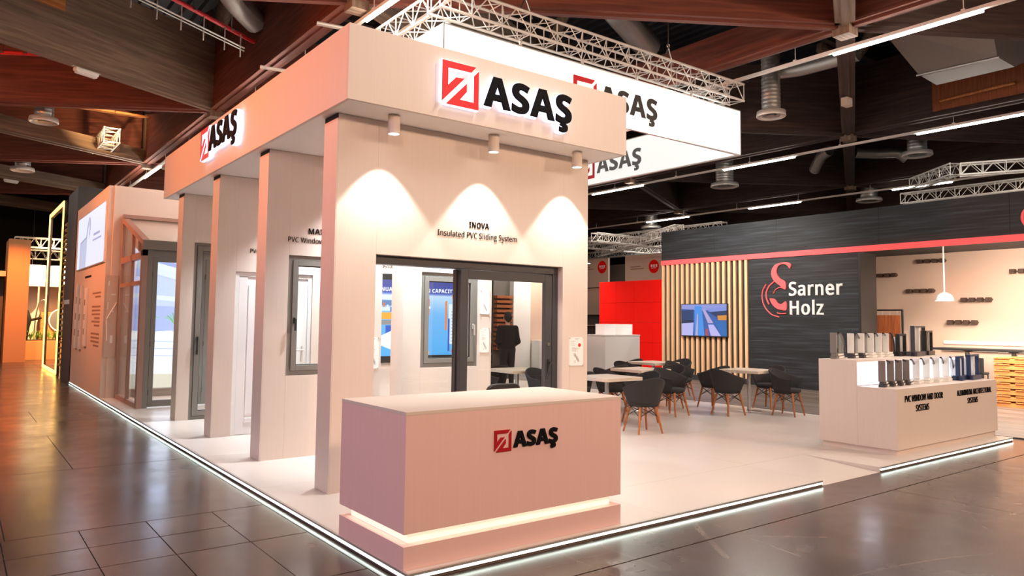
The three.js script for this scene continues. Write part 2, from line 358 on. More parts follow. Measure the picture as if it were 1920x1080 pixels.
// ---------------------------------------------------------------- canopy
{
  const t = thing('canopy', 'large peach box canopy carried on the row of fin walls', 'canopy', [2.2, YB, 5.6]);
  part('front_fascia', bx(0.345, 4.074, YB, 4.567, 1.857, 1.895, 0.003), M.panel, t, { grain: 'y' });
  part('side_fascia', bx(0.345, 0.383, YB, 4.567, 1.896, 9.437, 0.003), M.panel, t, { grain: 'y' });
  part('right_fascia', bx(4.036, 4.074, YB, 4.567, 1.896, 9.437, 0.003), M.panel, t, { grain: 'y' });
  part('back_fascia', bx(0.384, 4.035, YB, 4.567, 9.40, 9.437, 0.003), M.panel, t, { grain: 'y' });
  part('soffit', bx(0.384, 4.035, YB + 0.002, YB + 0.02, 1.896, 9.399), M.soffit, t);
  part('roof_cover', bx(0.384, 4.035, 4.50, 4.52, 1.896, 9.399), M.panel, t);
}
{
  const names = [['nearest the canopy corner', 0.965, 2.1], ['in the middle of the three over the sliding window', 2.215, 2.1], ['rightmost of the three over the sliding window', 3.47, 2.1]];
  const make = (label, u, v) => {
    const t = thing('downlight', label, 'light', [u, 3.64, v], { group: 'cylinder downlights under the canopy', local: true });
    part('can', lathe([[0.02, 0.19], [0.062, 0.19], [0.062, 0.0], [0.056, 0.0], [0.055, 0.012], [0.0, 0.012]], 0, 0, 0, 28), M.panel, t);
    part('lens', disc(0.054, 0.006, 0, 0.006, 0), M.downglow, t);
    return t;
  };
  const first = make('white cylinder downlight under the canopy, leftmost of the three over the sliding window', ...names[0].slice(1));
  for (const [n, u, v] of names.slice(1)) copy(first, [u, 3.64, v], `white cylinder downlight under the canopy, ${n}`);
  for (const w of [1, 2, 3]) [1.9, 3.3].forEach((u, i) => { copy(first, [u, 3.64, W[w] - 0.4], `added unseen cylinder downlight over fin wall ${['two', 'three', 'four'][w - 1]}, ${i ? 'right' : 'left'} one`); });
  for (const [n, u, v] of names) spot(u, 3.63, v, u, 0, v, C(1, 0.95, 0.88), DOWN_CD, 0.70, 0.12);
  for (const w of [1, 2, 3]) for (const u of [1.9, 3.3]) spot(u, 3.63, W[w] - 0.4, u, 0.4, W[w] + 0.15, C(0.90, 0.96, 1), DOWN_CD * 3.6, 0.95, 0.5);  // added unseen downlights that brighten fin walls two to four
}

// ---------------------------------------------------------------- the four fin walls with their displayed windows
const heading = (t, u, y, v, a, b, s = 0.098) => {
  if (a) part('lettering', face(words(a, s, 0.003, font, 0.92, 0, 0.5), 'f', u, y + s * 1.25, v - 0.0035), M.ink, t, { label: `black heading ${a}` });
  part('lettering', face(words(b, s * 0.96, 0.003, fontR, 0.94, 0, 0.5), 'f', u, y, v - 0.0035), M.ink, t, { label: `black line ${b}` });
};
function wallWith(t, u0, u1, v, open, name = 'wall_panel', mat = M.panel) {     // boards round the openings; open: [[u0,u1,y0,y1]]
  const top = YB - 0.003, os = [...open].sort((a, b) => a[0] - b[0]); let u = u0;
  for (const [a, b, c, d] of os) {
    if (a > u) part(name, bx(u, a, YP, top, v, v + T, 0.002), mat, t, { grain: 'y' });
    part(name, bx(a, b, d, top, v, v + T, 0.002), mat, t, { grain: 'y' });
    if (c > YP + 0.01) part(name, bx(a, b, YP, c, v, v + T, 0.002), mat, t, { grain: 'y' });
    u = b;
  }
  if (u < u1) part(name, bx(u, u1, YP, top, v, v + T, 0.002), mat, t, { grain: 'y' });
}
const endPanel = (t, v) => {
  part('end_panel', bx(UC - 0.012, UC - 0.0005, YP + 0.003, YB - 0.05, v, v + T, 0.002), M.panel, t, { grain: 'y' });
  part('shade_strip', bx(UC - 0.010, UC - 0.001, YB - 0.05, YB - 0.002, v + 0.01, v + T - 0.01), M.recess, t);  // near-black strip, the shade of the gap put into its colour
};
// a framed opening light: outer frame, sash, pane, handle
function framed(t, u0, u1, y0, y1, v, mat, o = {}) {
  const f = o.f ?? 0.055, s = o.s ?? 0.065, d = 0.07;
  const ring = (a, b, c, e, w, v0, v1) => [bx(a, a + w, c, e, v0, v1, 0.004), bx(b - w, b, c, e, v0, v1, 0.004), bx(a + w, b - w, e - w, e, v0, v1, 0.004), bx(a + w, b - w, c, c + w, v0, v1, 0.004)];
  const fr = part('window_frame', ring(u0, u1, y0, y1, f, v, v + d), mat, t);
  const sa = part('sash', ring(u0 + f + 0.004, u1 - f - 0.004, y0 + f + 0.004, y1 - f - 0.004, s, v - 0.012, v + d - 0.02), o.sash ?? mat, t);
  const g = f + s;
  part('gasket', ring(u0 + g + 0.003, u1 - g - 0.003, y0 + g + 0.003, y1 - g - 0.003, 0.012, v + 0.004, v + 0.03), M.black, sa);
  part('pane', bx(u0 + g + 0.004, u1 - g - 0.004, y0 + g + 0.004, y1 - g - 0.004, v + 0.016, v + 0.022), M.pane, sa);
  if (o.handle) {
    const hu = o.handle === 'r' ? u1 - f - s * 0.5 : u0 + f + s * 0.5, hy = o.hy ?? (y0 + y1) / 2;
    part('handle', [bx(hu - 0.014, hu + 0.014, hy - 0.02, hy + 0.055, v - 0.030, v - 0.012, 0.005), bar([hu, hy + 0.03, v - 0.03], [hu, hy + 0.03, v - 0.055], 0.009), bx(hu - 0.011, hu + 0.011, hy - 0.11, hy + 0.042, v - 0.070, v - 0.052, 0.005)], o.hmat ?? M.black, sa);
  }
  return sa;
}
const specTex = canvasTex(256, 512, (g, w, h) => {
  g.fillStyle = '#f1efec'; g.fillRect(0, 0, w, h); g.strokeStyle = '#555'; g.lineWidth = 3;
  g.strokeRect(40, 60, 60, 80); g.beginPath(); g.moveTo(70, 60); g.lineTo(70, 140); g.stroke();
  for (let i = 0; i < 7; i++) { g.fillStyle = '#8a8a8a'; g.fillRect(40, 175 + i * 12, 60 + (i * 37) % 80, 4); }
  for (let i = 0; i < 14; i++) { g.strokeRect(70 + (i * 29) % 90, 290 + (i * 43) % 140, 26, 34); }
  g.fillStyle = '#777'; g.fillRect(100, 16, 70, 8);
});
const M2 = { spec: S({ map: specTex, roughness: 0.5 }) };
function specHolder(label, u, y, v, w = 0.16, h = 0.30) {
  const t = thing('spec_holder', label, 'sign', [u, y, v]);
  const g = bx(u, u + w, y, y + h, v - 0.008, v - 0.001);
  part('sheet', [plainCard(u, y, v - 0.009, w, h)], M2.spec, t, { keep: true });
  part('holder', [bx(u - 0.006, u + w + 0.006, y - 0.006, y + h + 0.006, v - 0.0085, v - 0.0005)], M.paper, t);
  part('corner_clip', [[0, 0], [w, 0], [0, h], [w, h]].map(([a, b]) => disc(0.009, 0.02, 0, 0, 0, 10).rotateX(Math.PI / 2).translate(u + a, y + b, -(v - 0.008))), M.alu, t);
  return t;
}
function plainCard(u, y, v, w, h, dir = 'f') { const g = new THREE.PlaneGeometry(w, h).translate(w / 2, h / 2, 0); return face(g, dir, u, y, v); }

{ // fin one
  const t = thing('fin_wall', 'front fin wall with the heading INOVA above a dark sliding window', 'wall', [UC, YP, W[0]]);
  const v = W[0], O = [0.933, 3.485, YP + 0.001, 2.435];
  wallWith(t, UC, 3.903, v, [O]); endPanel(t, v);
  heading(t, 2.212, 2.69, v, 'INOVA', 'Insulated PVC Sliding System', 0.094);
  const s = thing('sliding_window', 'anthracite sliding window door set in the front fin wall behind the counter', 'window', [O[0], YP, v + 0.09]);
  const f0 = v + 0.09;
  part('window_frame', [bx(0.935, 3.483, 2.345, 2.433, f0, f0 + 0.16, 0.004), bx(0.935, 0.955, YP + 0.03, 2.345, f0, f0 + 0.16, 0.003), bx(3.40, 3.483, YP + 0.03, 2.345, f0, f0 + 0.16, 0.004), bx(0.935, 3.483, YP + 0.001, YP + 0.03, f0, f0 + 0.16)], M.anthracite, s);
  const a = part('fixed_light', [bx(0.957, 0.98, YP + 0.03, 2.34, f0 + 0.10, f0 + 0.15), bx(2.03, 2.12, YP + 0.03, 2.34, f0 + 0.09, f0 + 0.155, 0.004), bx(0.98, 2.03, YP + 0.03, YP + 0.12, f0 + 0.10, f0 + 0.15)], M.anthracite, s);
  part('pane', bx(0.98, 2.03, YP + 0.12, 2.345, f0 + 0.122, f0 + 0.13), M.pane, a);
  const b = part('sliding_sash', [bx(2.045, 2.15, YP + 0.035, 2.335, f0 + 0.01, f0 + 0.075, 0.004), bx(3.29, 3.396, YP + 0.035, 2.335, f0 + 0.01, f0 + 0.075, 0.004), bx(2.15, 3.29, 2.235, 2.335, f0 + 0.01, f0 + 0.075, 0.004), bx(2.15, 3.29, YP + 0.035, YP + 0.14, f0 + 0.01, f0 + 0.075, 0.004)], M.anthracite, s);
  part('pane', bx(2.15, 3.29, YP + 0.14, 2.235, f0 + 0.040, f0 + 0.048), M.pane, b);
  part('handle', [bx(3.325, 3.36, 1.10, 1.30, f0 - 0.002, f0 + 0.012, 0.004), bar([3.342, 1.26, f0], [3.342, 1.26, f0 - 0.05], 0.012), bar([3.345, 1.27, f0 - 0.05], [3.27, 1.06, f0 - 0.055], 0.012)], M.black, b);
  part('keyhole', [disc(0.022, 0.012, 0, 0, 0, 14).rotateX(Math.PI / 2).translate(3.342, 1.48, -(f0 + 0.006))], M.steel, b);
  const h = specHolder('white specification sheet with a red dot, right of the sliding window', 3.60, 1.22, v, 0.22, 0.34);
  part('red_dot', disc(0.022, 0.002, 0, 0, 0, 16).rotateX(Math.PI / 2).translate(3.76, 1.47, -(v - 0.0105)), M.red, h);
  const pl = part('plinth_panel', bx(3.60, 3.83, YP + 0.01, 1.2, v - 0.004, v), M.panel, t);
}
{ // fin two, in two pieces with a gap between
  const t = thing('fin_wall', 'second fin wall, with MAX and PVC Window lettering above a grey-framed window', 'wall', [UC, YP, W[1]]);
  const v = W[1], A = [0.765, 1.74, 1.06, 2.545], B = [2.655, 3.61, 1.10, 2.43];
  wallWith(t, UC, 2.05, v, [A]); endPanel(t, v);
  wallWith(t, 2.37, 3.855, v, [B]);
  heading(t, 1.26, 2.71, v, null, 'PVC Window & Door System', 0.092);
  part('lettering', face(words('MAX', 0.098, 0.003, font, 1.05), 'f', 0.994, 2.825, v - 0.0035), M.ink, t, { label: 'black heading MAX' });
  const a = thing('display_window', 'grey framed window in the second fin wall, left of the gap', 'window', [A[0], A[2], v]);
  framed(a, ...[A[0] + 0.002, A[1] - 0.002, A[2] + 0.002, A[3] - 0.002], v + 0.016, M.taupe, { handle: 'l', hy: 1.72 });
  const b = thing('display_window', 'grey framed window seen through the sliding window, poster behind it', 'window', [B[0], B[2], v]);
  framed(b, ...[B[0] + 0.002, B[1] - 0.002, B[2] + 0.002, B[3] - 0.002], v + 0.016, M.taupe, { handle: 'r', hy: 1.66, hmat: M.alu });
  specHolder('upper specification sheet on the second fin wall, seen through the sliding door', 3.655, 1.86, v, 0.15, 0.34);
  specHolder('lower specification sheet on the second fin wall, seen through the sliding door', 3.655, 1.30, v, 0.15, 0.34);
  specHolder('specification sheet at the gap edge of the second fin wall', 1.86, 1.12, v, 0.15, 0.40);
}
const promo = canvasTex(1024, 1024, (g, w, h) => {
  const sky = g.createLinearGradient(0, 0, 0, h); sky.addColorStop(0, '#23358f'); sky.addColorStop(0.16, '#2f49b0'); sky.addColorStop(0.2, '#bcd4f4'); sky.addColorStop(0.45, '#6fb0ee'); sky.addColorStop(1, '#4fa6ea');
  g.fillStyle = sky; g.fillRect(0, 0, w, h);
  const R = (x, y, a, b, c) => { g.fillStyle = c; g.fillRect(x * w, y * h, a * w, b * h); };
  R(0.0, 0.20, 0.32, 0.06, '#dce8f8'); R(0.02, 0.27, 0.3, 0.07, '#5d7fb4'); R(0.0, 0.36, 0.34, 0.05, '#cfe0f2'); R(0.03, 0.43, 0.28, 0.09, '#f4a430'); R(0.0, 0.53, 0.34, 0.06, '#8f8a86');
  for (let i = 0; i < 9; i++) R(0.02 + i * 0.037, 0.30 + (i % 3) * 0.03, 0.016, 0.06, ['#e66a2a', '#e9eef5', '#3f63c4'][i % 3]);
  R(0.16, 0.60, 0.1, 0.22, '#3258c0'); g.fillStyle = '#e6f0fb'; g.beginPath(); g.moveTo(0.0, h * 0.8); g.lineTo(0.34 * w, h * 0.6); g.lineTo(0.34 * w, h * 0.98); g.fill();
  R(0.62, 0.24, 0.018, 0.22, '#ee6a2c'); R(0.60, 0.34, 0.05, 0.03, '#f4f7fb'); R(0.82, 0.26, 0.022, 0.40, '#ef7a2e'); R(0.86, 0.30, 0.14, 0.55, '#dfe9f6'); R(0.855, 0.5, 0.02, 0.45, '#3a50b4');
  for (let i = 0; i < 11; i++) R(0.89, 0.40 + i * 0.045, 0.09, 0.012, '#9fb0d0');
  R(0.90, 0.17, 0.1, 0.06, '#ef8a30'); R(0.58, 0.94, 0.06, 0.05, '#f0a040'); R(0.9, 0.93, 0.1, 0.05, '#e04a4a');
  g.fillStyle = '#ffffff'; g.font = 'bold 74px sans-serif'; g.textBaseline = 'middle'; 
  g.save(); g.translate(18, 0.125 * h); g.scale(0.80, 1); g.fillText('ANNUAL PRODUCTION CAPACITY', 0, 0, 1240); g.restore();
});
{ // fin three
  const t = thing('fin_wall', 'third fin wall with the tall white door and the blue screen', 'wall', [UC, YP, W[2]]);
  const v = W[2], D = [0.75, 1.92, YP + 0.001, 2.435];
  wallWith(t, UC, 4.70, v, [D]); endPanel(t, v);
  heading(t, 1.46, 2.72, v, null, 'PVC Window & Door System', 0.092);
  heading(t, 2.86, 2.62, v, null, 'PVC Window & Door System', 0.092);
  const d = thing('display_door', 'tall white panelled door set in the third fin wall', 'door', [D[0], YP, v]);
  part('door_frame', [bx(D[0] + 0.002, D[0] + 0.06, YP + 0.002, 2.43, v + 0.02, v + 0.10, 0.003), bx(1.86, 1.918, YP + 0.002, 2.43, v + 0.02, v + 0.10, 0.003), bx(0.81, 1.86, 2.37, 2.43, v + 0.02, v + 0.10, 0.003)], M.pvc, d);
  const lf = part('door_leaf', [bx(0.812, 1.858, YP + 0.004, 2.368, v + 0.035, v + 0.09, 0.004), bx(0.812, 0.93, YP + 0.01, 2.36, v + 0.025, v + 0.036, 0.003), bx(0.95, 1.70, 0.24, 0.30, v + 0.025, v + 0.036, 0.003)], M.pvc, d);
  part('door_panel', [bx(0.95, 1.70, 0.36, 2.24, v + 0.027, v + 0.036, 0.004)], M.pvc, lf);
  part('handle', [bx(1.775, 1.805, 1.10, 1.34, v + 0.02, v + 0.036, 0.004), bar([1.79, 1.28, v + 0.02], [1.79, 1.28, v - 0.03], 0.011), bar([1.79, 1.28, v - 0.03], [1.66, 1.28, v - 0.03], 0.011)], M.alu, lf);
  const s = thing('display_screen', 'large blue screen reading ANNUAL PRODUCTION CAPACITY on the third fin wall', 'screen', [3.72, 1.05, v]);
  part('bezel', [bx(2.86, 4.66, 1.05, 2.52, v - 0.05, v - 0.0005, 0.004)], M.black, s);
  part('display', [plainCard(2.89, 1.16, v - 0.051, 1.74, 1.26)], S({ color: C(0.02, 0.02, 0.02), emissive: C(1, 1, 1), emissiveMap: promo, emissiveIntensity: 1.0, roughness: 0.3 }), s, { keep: true });
  area(3.76, 1.79, v - 0.056, 1.7, 1.2, 3.76, 1.79, v - 2, C(0.55, 0.72, 1), 0.8);
}
{ // fin four
  const t = thing('fin_wall', 'fourth and farthest fin wall with the tall grey terrace door', 'wall', [UC, YP, W[3]]);
  const v = W[3], D = [0.675, 1.60, YP + 0.001, 3.02];
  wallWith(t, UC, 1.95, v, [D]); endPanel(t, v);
  const d = thing('display_door', 'tall grey aluminium terrace door with black pull handle in the fourth fin wall', 'door', [D[0], YP, v]);
  framed(d, D[0] + 0.002, D[1] - 0.002, YP + 0.003, D[3] - 0.002, v + 0.016, M.taupe, { f: 0.05, s: 0.085 });
  part('pull_handle', [bx(0.755, 0.785, 1.14, 1.44, v - 0.05, v - 0.025, 0.008), bx(0.76, 0.78, 1.16, 1.20, v - 0.026, v + 0.004), bx(0.76, 0.78, 1.38, 1.42, v - 0.026, v + 0.004)], M.black, d);
}

// ---------------------------------------------------------------- logo signs
const PIECE1 = [[0, 1], [0.925, 1], [0.79, 0.85], [0.16, 0.84], [0.16, 0.445], [0.374, 0.66], [0.6, 0.665], [0, 0.045]];
const PIECE2 = [[1, 0.93], [0.862, 0.785], [0.862, 0.16], [0.485, 0.16], [0.67, 0.375], [0.665, 0.57], [0.105, 0], [1, 0]];
function logoSign(label, dir, u, y, v, s, o) {
  const t = thing('logo_sign', label, 'sign', [u, y, v]);
  const at = (g) => face(g, dir, u, y, v), D = o.depth;
  const sc = (p) => p.map(([a, b]) => [a * s, b * s]);
  const cap = s * 0.69, size = cap / 0.99, sx = 1.17, y0 = s * (o.base ?? 0.165);
  for (const p of [PIECE1, PIECE2]) {
    if (D > 0.02) { const b = part('emblem_body', at(ext(shp(sc(p)), D, 0.006)), o.body, t); part('emblem_face', at(ext(shp(sc(p)), 0.003).translate(0, 0, D + 0.0065)), o.red, b); }
    else part('emblem_piece', at(ext(shp(sc(p)), D)), o.red, t);
  }
  let x = s * 1.15;
  for (const ch of 'ASAŞ') {
    const w = adv(font, ch, size) * sx;
    const gl = (d, bevel, off) => { const g = ext(font.generateShapes(ch, size), d, bevel, 5); g.scale(sx, 1, 1); return at(g.translate(x, y0, off)); };
    if (D > 0.02) { const b = part('letter_body', gl(D, 0.020, 0), o.body, t); part('letter_face', gl(0.002, 0.012, D + 0.021), o.ink, b); }
    else part('letter', gl(D, D > 0.006 ? 0.005 : 0.0035, 0.0035), o.ink, t);
    x += w + s * 0.028;
  }
  return t;
}
logoSign('halo-lit red emblem and black ASAŞ letters on the canopy front', 'f', 1.328, 3.962, 1.828, 0.452, { depth: 0.042, body: M.halo, red: M.red, ink: M.ink });
logoSign('halo-lit red emblem and black ASAŞ letters on the orange canopy side', 'l', 0.316, 4.03, 6.77, 0.46, { depth: 0.042, body: M.halo, red: M.red, ink: M.ink });
logoSign('small dark red emblem and black ASAŞ letters on the counter front', 'f', 0.745, 0.784, -0.0005, 0.16, { depth: 0.008, red: M.darkred, ink: M.ink });

// ---------------------------------------------------------------- reception counter
{
  const t = thing('reception_counter', 'pink box reception counter with a glowing slot near its foot', 'counter', [1.042, YP, 0.52]);
  const b = part('counter_body', bx(0, 2.084, 0.303, 1.105, 0, 1.045, 0.002), M.counter, t, { grain: 'y' });
  part('counter_top', bx(-0.001, 2.085, 1.105, 1.13, -0.001, 1.046, 0.002), M.panel, t, { grain: 'u', label: 'pale counter top' });
  part('plinth', bx(0, 2.084, YP, 0.221, 0, 1.045, 0.002), M.counter, t);
  part('light_slot', bx(0.07, 2.014, 0.221, 0.303, 0.07, 0.975), M.groove, t, { label: 'glowing recessed slot' });
  const c = C(1, 0.93, 0.68), n = 1.1;
  area(1.042, 0.262, 0.066, 1.94, 0.07, 1.042, 0.262, -1, c, n); area(0.066, 0.262, 0.52, 0.9, 0.07, -1, 0.262, 0.52, c, n);
}
{ // chair behind the counter
  const t = thing('counter_chair', 'black chair behind the counter, only its rounded back showing', 'chair', [1.83, YP, 1.55], { local: true, turn: Math.PI });
  const pr = []; const s = new THREE.Shape(); s.moveTo(-0.2, 0); s.lineTo(0.2, 0); s.lineTo(0.2, 0.46); s.quadraticCurveTo(0.2, 0.56, 0.1, 0.56); s.lineTo(-0.1, 0.56); s.quadraticCurveTo(-0.2, 0.56, -0.2, 0.46); s.closePath();
  part('backrest', ext(s, 0.03, 0.008).translate(0, 0.52, -0.22), M.black, t);
  part('seat', bx(-0.22, 0.22, 0.45, 0.50, -0.22, 0.20, 0.02), M.black, t);
  for (const a of [-0.19, 0.19]) for (const b of [-0.18, 0.2]) part('leg', bar([a, 0, b], [a * 0.9, 0.46, b * 0.9], 0.012), M.steel, t);
}

// ---------------------------------------------------------------- hanging ring banner and its truss
{
  const U0 = 2.885, U1 = 9.87, V0 = 4.3, V1 = 11.2, B0 = 5.11, B1 = 6.02;
  const t = thing('ring_banner', 'white glowing square ring banner printed with ASAŞ, hung below the truss', 'banner', [(U0 + U1) / 2, B0, (V0 + V1) / 2]);
  part('front_panel', bx(U0, U1, B0 + 0.02, B1 - 0.02, V0, V0 + 0.04), M.banner, t);
  part('right_panel', bx(U1 - 0.04, U1, B0 + 0.02, B1 - 0.02, V0 + 0.045, V1 - 0.045), M.banner, t);
  part('left_panel', bx(U0, U0 + 0.04, B0 + 0.02, B1 - 0.02, V0 + 0.045, V1 - 0.045), M.banner, t);
  part('back_panel', bx(U0, U1, B0 + 0.02, B1 - 0.02, V1 - 0.04, V1), M.banner, t);
  const fr = [];
  for (const y of [B0, B1 - 0.02]) fr.push(bx(U0, U1, y, y + 0.02, V0, V0 + 0.05), bx(U0, U1, y, y + 0.02, V1 - 0.05, V1), bx(U0, U0 + 0.05, y, y + 0.02, V0 + 0.05, V1 - 0.05), bx(U1 - 0.05, U1, y, y + 0.02, V0 + 0.05, V1 - 0.05));
  part('frame_rail', fr, M.alu, t);
  part('corner_seam', [bx(U0 - 0.004, U0 + 0.012, B0, B1, V0 - 0.004, V0 + 0.012), bx(U1 - 0.012, U1 + 0.004, B0, B1, V0 - 0.004, V0 + 0.012)], M.taupe, t);
  area((U0 + U1) / 2, (B0 + B1) / 2, V0 - 0.01, U1 - U0, 0.85, (U0 + U1) / 2, (B0 + B1) / 2, -9, C(0.93, 1, 0.96), 0.9);
  area(U1 - 0.05, (B0 + B1) / 2, (V0 + V1) / 2, V1 - V0 - 0.2, 0.85, -9, (B0 + B1) / 2, (V0 + V1) / 2, C(0.93, 1, 0.96), 2.2);
  const printed = (dir, u, v, s, ink) => {
    for (const p of [PIECE1, PIECE2]) part('print', face(ext(shp(p.map(([a, b]) => [a * s, b * s])), 0.004), dir, u, B0 + 0.16, v), M.red, t, { label: 'red printed emblem' });
    let x = s * 1.15; const size = s * 0.69 / 0.99;
    for (const ch of 'ASAŞ') { const g = ext(font.generateShapes(ch, size), 0.004, 0.010, 5); g.scale(1.17, 1, 0.3); part('print', face(g.translate(x, s * 0.20, 0), dir, u, B0 + 0.16, v), ink, t, { label: 'printed letter' }); x += adv(font, ch, size) * 1.17 + s * 0.028; }
  };
  printed('f', 5.373, V0 - 0.001, 0.525, S({ color: C(0.035, 0.03, 0.028), roughness: 0.7 }));
  printed('l', U1 - 0.041, 9.0, 0.535, S({ color: C(0.20, 0.205, 0.21), roughness: 0.7 }));
  // suspension wires and clamps
  const tr = (name, label, u0, v0, u1, v1, y0, hgt, bay) => {
    const T2 = thing(name, label, 'truss', [(u0 + u1) / 2, y0, (v0 + v1) / 2]);
    const L = Math.hypot(u1 - u0, v1 - v0), du = (u1 - u0) / L, dv = (v1 - v0) / L, nu = -dv, nv = du, w = hgt / 2, n = Math.max(1, Math.round(L / bay));
    const pt = (s, a, b) => [u0 + du * s + nu * a * w, y0 + hgt / 2 + b * w, v0 + dv * s + nv * a * w];
    for (const a of [-1, 1]) for (const b of [-1, 1]) part('chord', bar(pt(0, a, b), pt(L, a, b), 0.025, 8), M.truss, T2);
    for (const [f, g] of [[[-1, -1], [-1, 1]], [[1, -1], [1, 1]], [[-1, -1], [1, -1]], [[-1, 1], [1, 1]]]) {
      const gs = [];
      for (let i = 0; i < n; i++) { const s0 = L * i / n, s1 = L * (i + 1) / n, sm2 = (s0 + s1) / 2; gs.push(bar(pt(s0, ...f), pt(sm2, ...g), 0.010, 5), bar(pt(sm2, ...g), pt(s1, ...f), 0.010, 5), bar(pt(s0, ...f), pt(s0, ...g), 0.010, 5)); }
      gs.push(bar(pt(L, ...f), pt(L, ...g), 0.010, 5));
      part('bracing', gs, M.truss, T2);
    }
    return T2;
  };
  globalThis.trussRun = tr;
  const y = 6.24, h = 0.34, q = h / 2;
  tr('ceiling_truss', 'white box truss along the front of the ring above the hanging banner', U0 - q + 0.1, V0 + q, U1 + q - 0.05, V0 + q, y, h, 0.55);
  tr('ceiling_truss', 'white box truss on the right side of the ring, running away from its corner', U1 - q, V0 + h + 0.02, U1 - q, V1, y, h, 0.55);
  tr('ceiling_truss', 'white box truss on the left side of the ring, rising from behind the canopy edge', U0 + q, V0 + h + 0.02, U0 + q, V1, y, h, 0.55);
  tr('ceiling_truss', 'white box truss at the back of the ring, partly hidden behind its front run', U0 - q + 0.1, V1 + q + 0.02, U1 + q - 0.05, V1 + q + 0.02, y, h, 0.55);
  [[4.3, V0 + 0.03], [5.6, V0 + 0.03], [6.9, V0 + 0.03], [8.4, V0 + 0.03], [3.0, 5.6], [9.8, 6.6], [9.8, 9]].forEach(([u, v], i) => {
    const k = thing('banner_hanger', ['leftmost wire hanger holding the banner front to the truss', 'second wire hanger from the left on the banner front', 'third wire hanger from the left on the banner front', 'rightmost wire hanger on the banner front', 'wire hanger on the left side of the ring banner', 'nearer wire hanger on the right side of the ring banner', 'farther wire hanger on the right side of the ring banner'][i], 'wire', [u, B1, v], { group: 'wire hangers of the ring banner' });
    const e = i < 4 ? [0.11, 0] : [0, 0.11];
    part('wire', [bar([u, B1 + 0.06, v], [u - e[0], y + 0.02, v - e[1] + 0.02], 0.006, 5), bar([u, B1 + 0.06, v], [u + e[0], y + 0.02, v + e[1] + 0.02], 0.006, 5)], M.truss, k);
    part('clamp', [bx(u - 0.022, u + 0.022, B1, B1 + 0.07, v - 0.02, v + 0.02, 0.006)], M.truss, k);
  });
  [[4.5, 'left', V0 + 0.17], [7.9, 'right', V0 + 0.17]].forEach(([u, s, v]) => {
    const k = thing('chain_hoist', `${s} hoist cable and shackle from the roof to the front truss`, 'hoist', [u, 6.6, v]);
    part('cable', bar([u, 6.9, v], [u, 9.5, v], 0.011, 6), M.steel, k);
    part('sling', [bar([u, 6.9, v], [u - 0.14, 6.585, v], 0.013, 6), bar([u, 6.9, v], [u + 0.14, 6.585, v], 0.013, 6)], M.steel, k);
    part('shackle', new THREE.TorusGeometry(0.035, 0.009, 6, 14).translate(u, 6.93, -v), M.steel, k);
  });
}

// ---------------------------------------------------------------- sample island
const ISL = { u0: 7.36, u1: 10.64, v0: 0.167, v1: 1.25, m: 0.70, lo: 0.925, hi: 1.277 };
{
  const I = ISL, t = thing('sample_island', 'stepped pale display island lettered with window and aluminium systems', 'counter', [9, YP, 0.7]);
  part('plinth', bx(I.u0 + 0.03, I.u1 - 0.03, YP, 0.13, I.v0 + 0.03, I.v1 - 0.03), M.panel, t);
  part('low_tier', bx(I.u0, I.u1, 0.132, I.lo, I.v0, I.m - 0.001, 0.002), M.panel, t, { grain: 'y' });
  part('high_tier', bx(I.u0, I.u1, 0.132, I.hi, I.m, I.v1, 0.002), M.panel, t, { grain: 'y' });
  part('light_panel', bx(I.u0 + 0.02, I.u1 - 0.02, I.lo + 0.012, I.hi - 0.03, I.m - 0.014, I.m - 0.0005), M.lightbox, t, { label: 'backlit white riser panel' });
  area(9, (I.lo + I.hi) / 2, I.m - 0.018, 3.2, 0.3, 9, (I.lo + I.hi) / 2, -5, C(0.75, 0.83, 1), 1.4);
  const line = (s, u, y, z) => part('lettering', face(words(s, z, 0.003, fontR, 0.86, 0.0022, 0.5), 'f', u, y, I.v0 - 0.0035), M.ink, t, { label: `black lettering ${s}` });
  line('PVC WINDOW AND DOOR', 8.14, 0.745, 0.115); line('SYSTEMS', 8.08, 0.61, 0.115);
  line('ALUMINIUM ARCHITECTURAL', 9.80, 0.745, 0.108); line('SYSTEMS', 9.72, 0.62, 0.108);
}
function profileSample(label, pos, o) {      // corner piece: foot profile with labels, upright profile, quarter-round glass with black edge
  const t = thing('profile_sample', label, 'sample', pos, { local: true, turn: o.turn ?? 0.25, group: o.group });
  const w = o.w, h = o.h, d = 0.085, f = h * 0.2, p = w * 0.2;
  part('foot_profile', [bx(0, w, 0, f * 0.5, 0, d, 0.004), bx(0, w, f * 0.53, f, 0.012, d - 0.01, 0.004)], o.mat, t);
  part('upright_profile', [bx(0, p * 0.5, f + 0.002, h, 0, d, 0.004), bx(p * 0.53, p, f + 0.002, h - 0.01, 0.012, d - 0.01, 0.004)], o.mat2 ?? o.mat, t);
  const R = h - f, rx = w - p, s = new THREE.Shape(); s.moveTo(0, 0); s.lineTo(rx, 0);
  for (let i = 1; i <= 10; i++) { const a = i / 10 * Math.PI / 2; s.lineTo(rx * Math.cos(a), R * Math.sin(a)); } s.closePath();
  part('glass', ext(s, 0.020).translate(p, f, -0.004), M.pane, t);
  const arc = []; for (let i = 0; i <= 10; i++) { const a = i / 10 * Math.PI / 2; arc.push([p + rx * Math.cos(a), f + R * Math.sin(a), -0.008]); }
  part('glass_edge', tube(arc, 0.012, 6, false, 14), o.edge ?? M.black, t);
  part('label_plate', [bx(w * 0.30, w * 0.93, f * 0.08, f * 0.44, -0.003, 0.001), bx(w * 0.30, w * 0.93, f * 0.58, f * 0.94, 0.008, 0.013), bx(p * 0.62, p * 0.9, h * 0.4, h * 0.9, 0.008, 0.013)], M.paper, t, { label: 'white label plates' });
  return t;
}
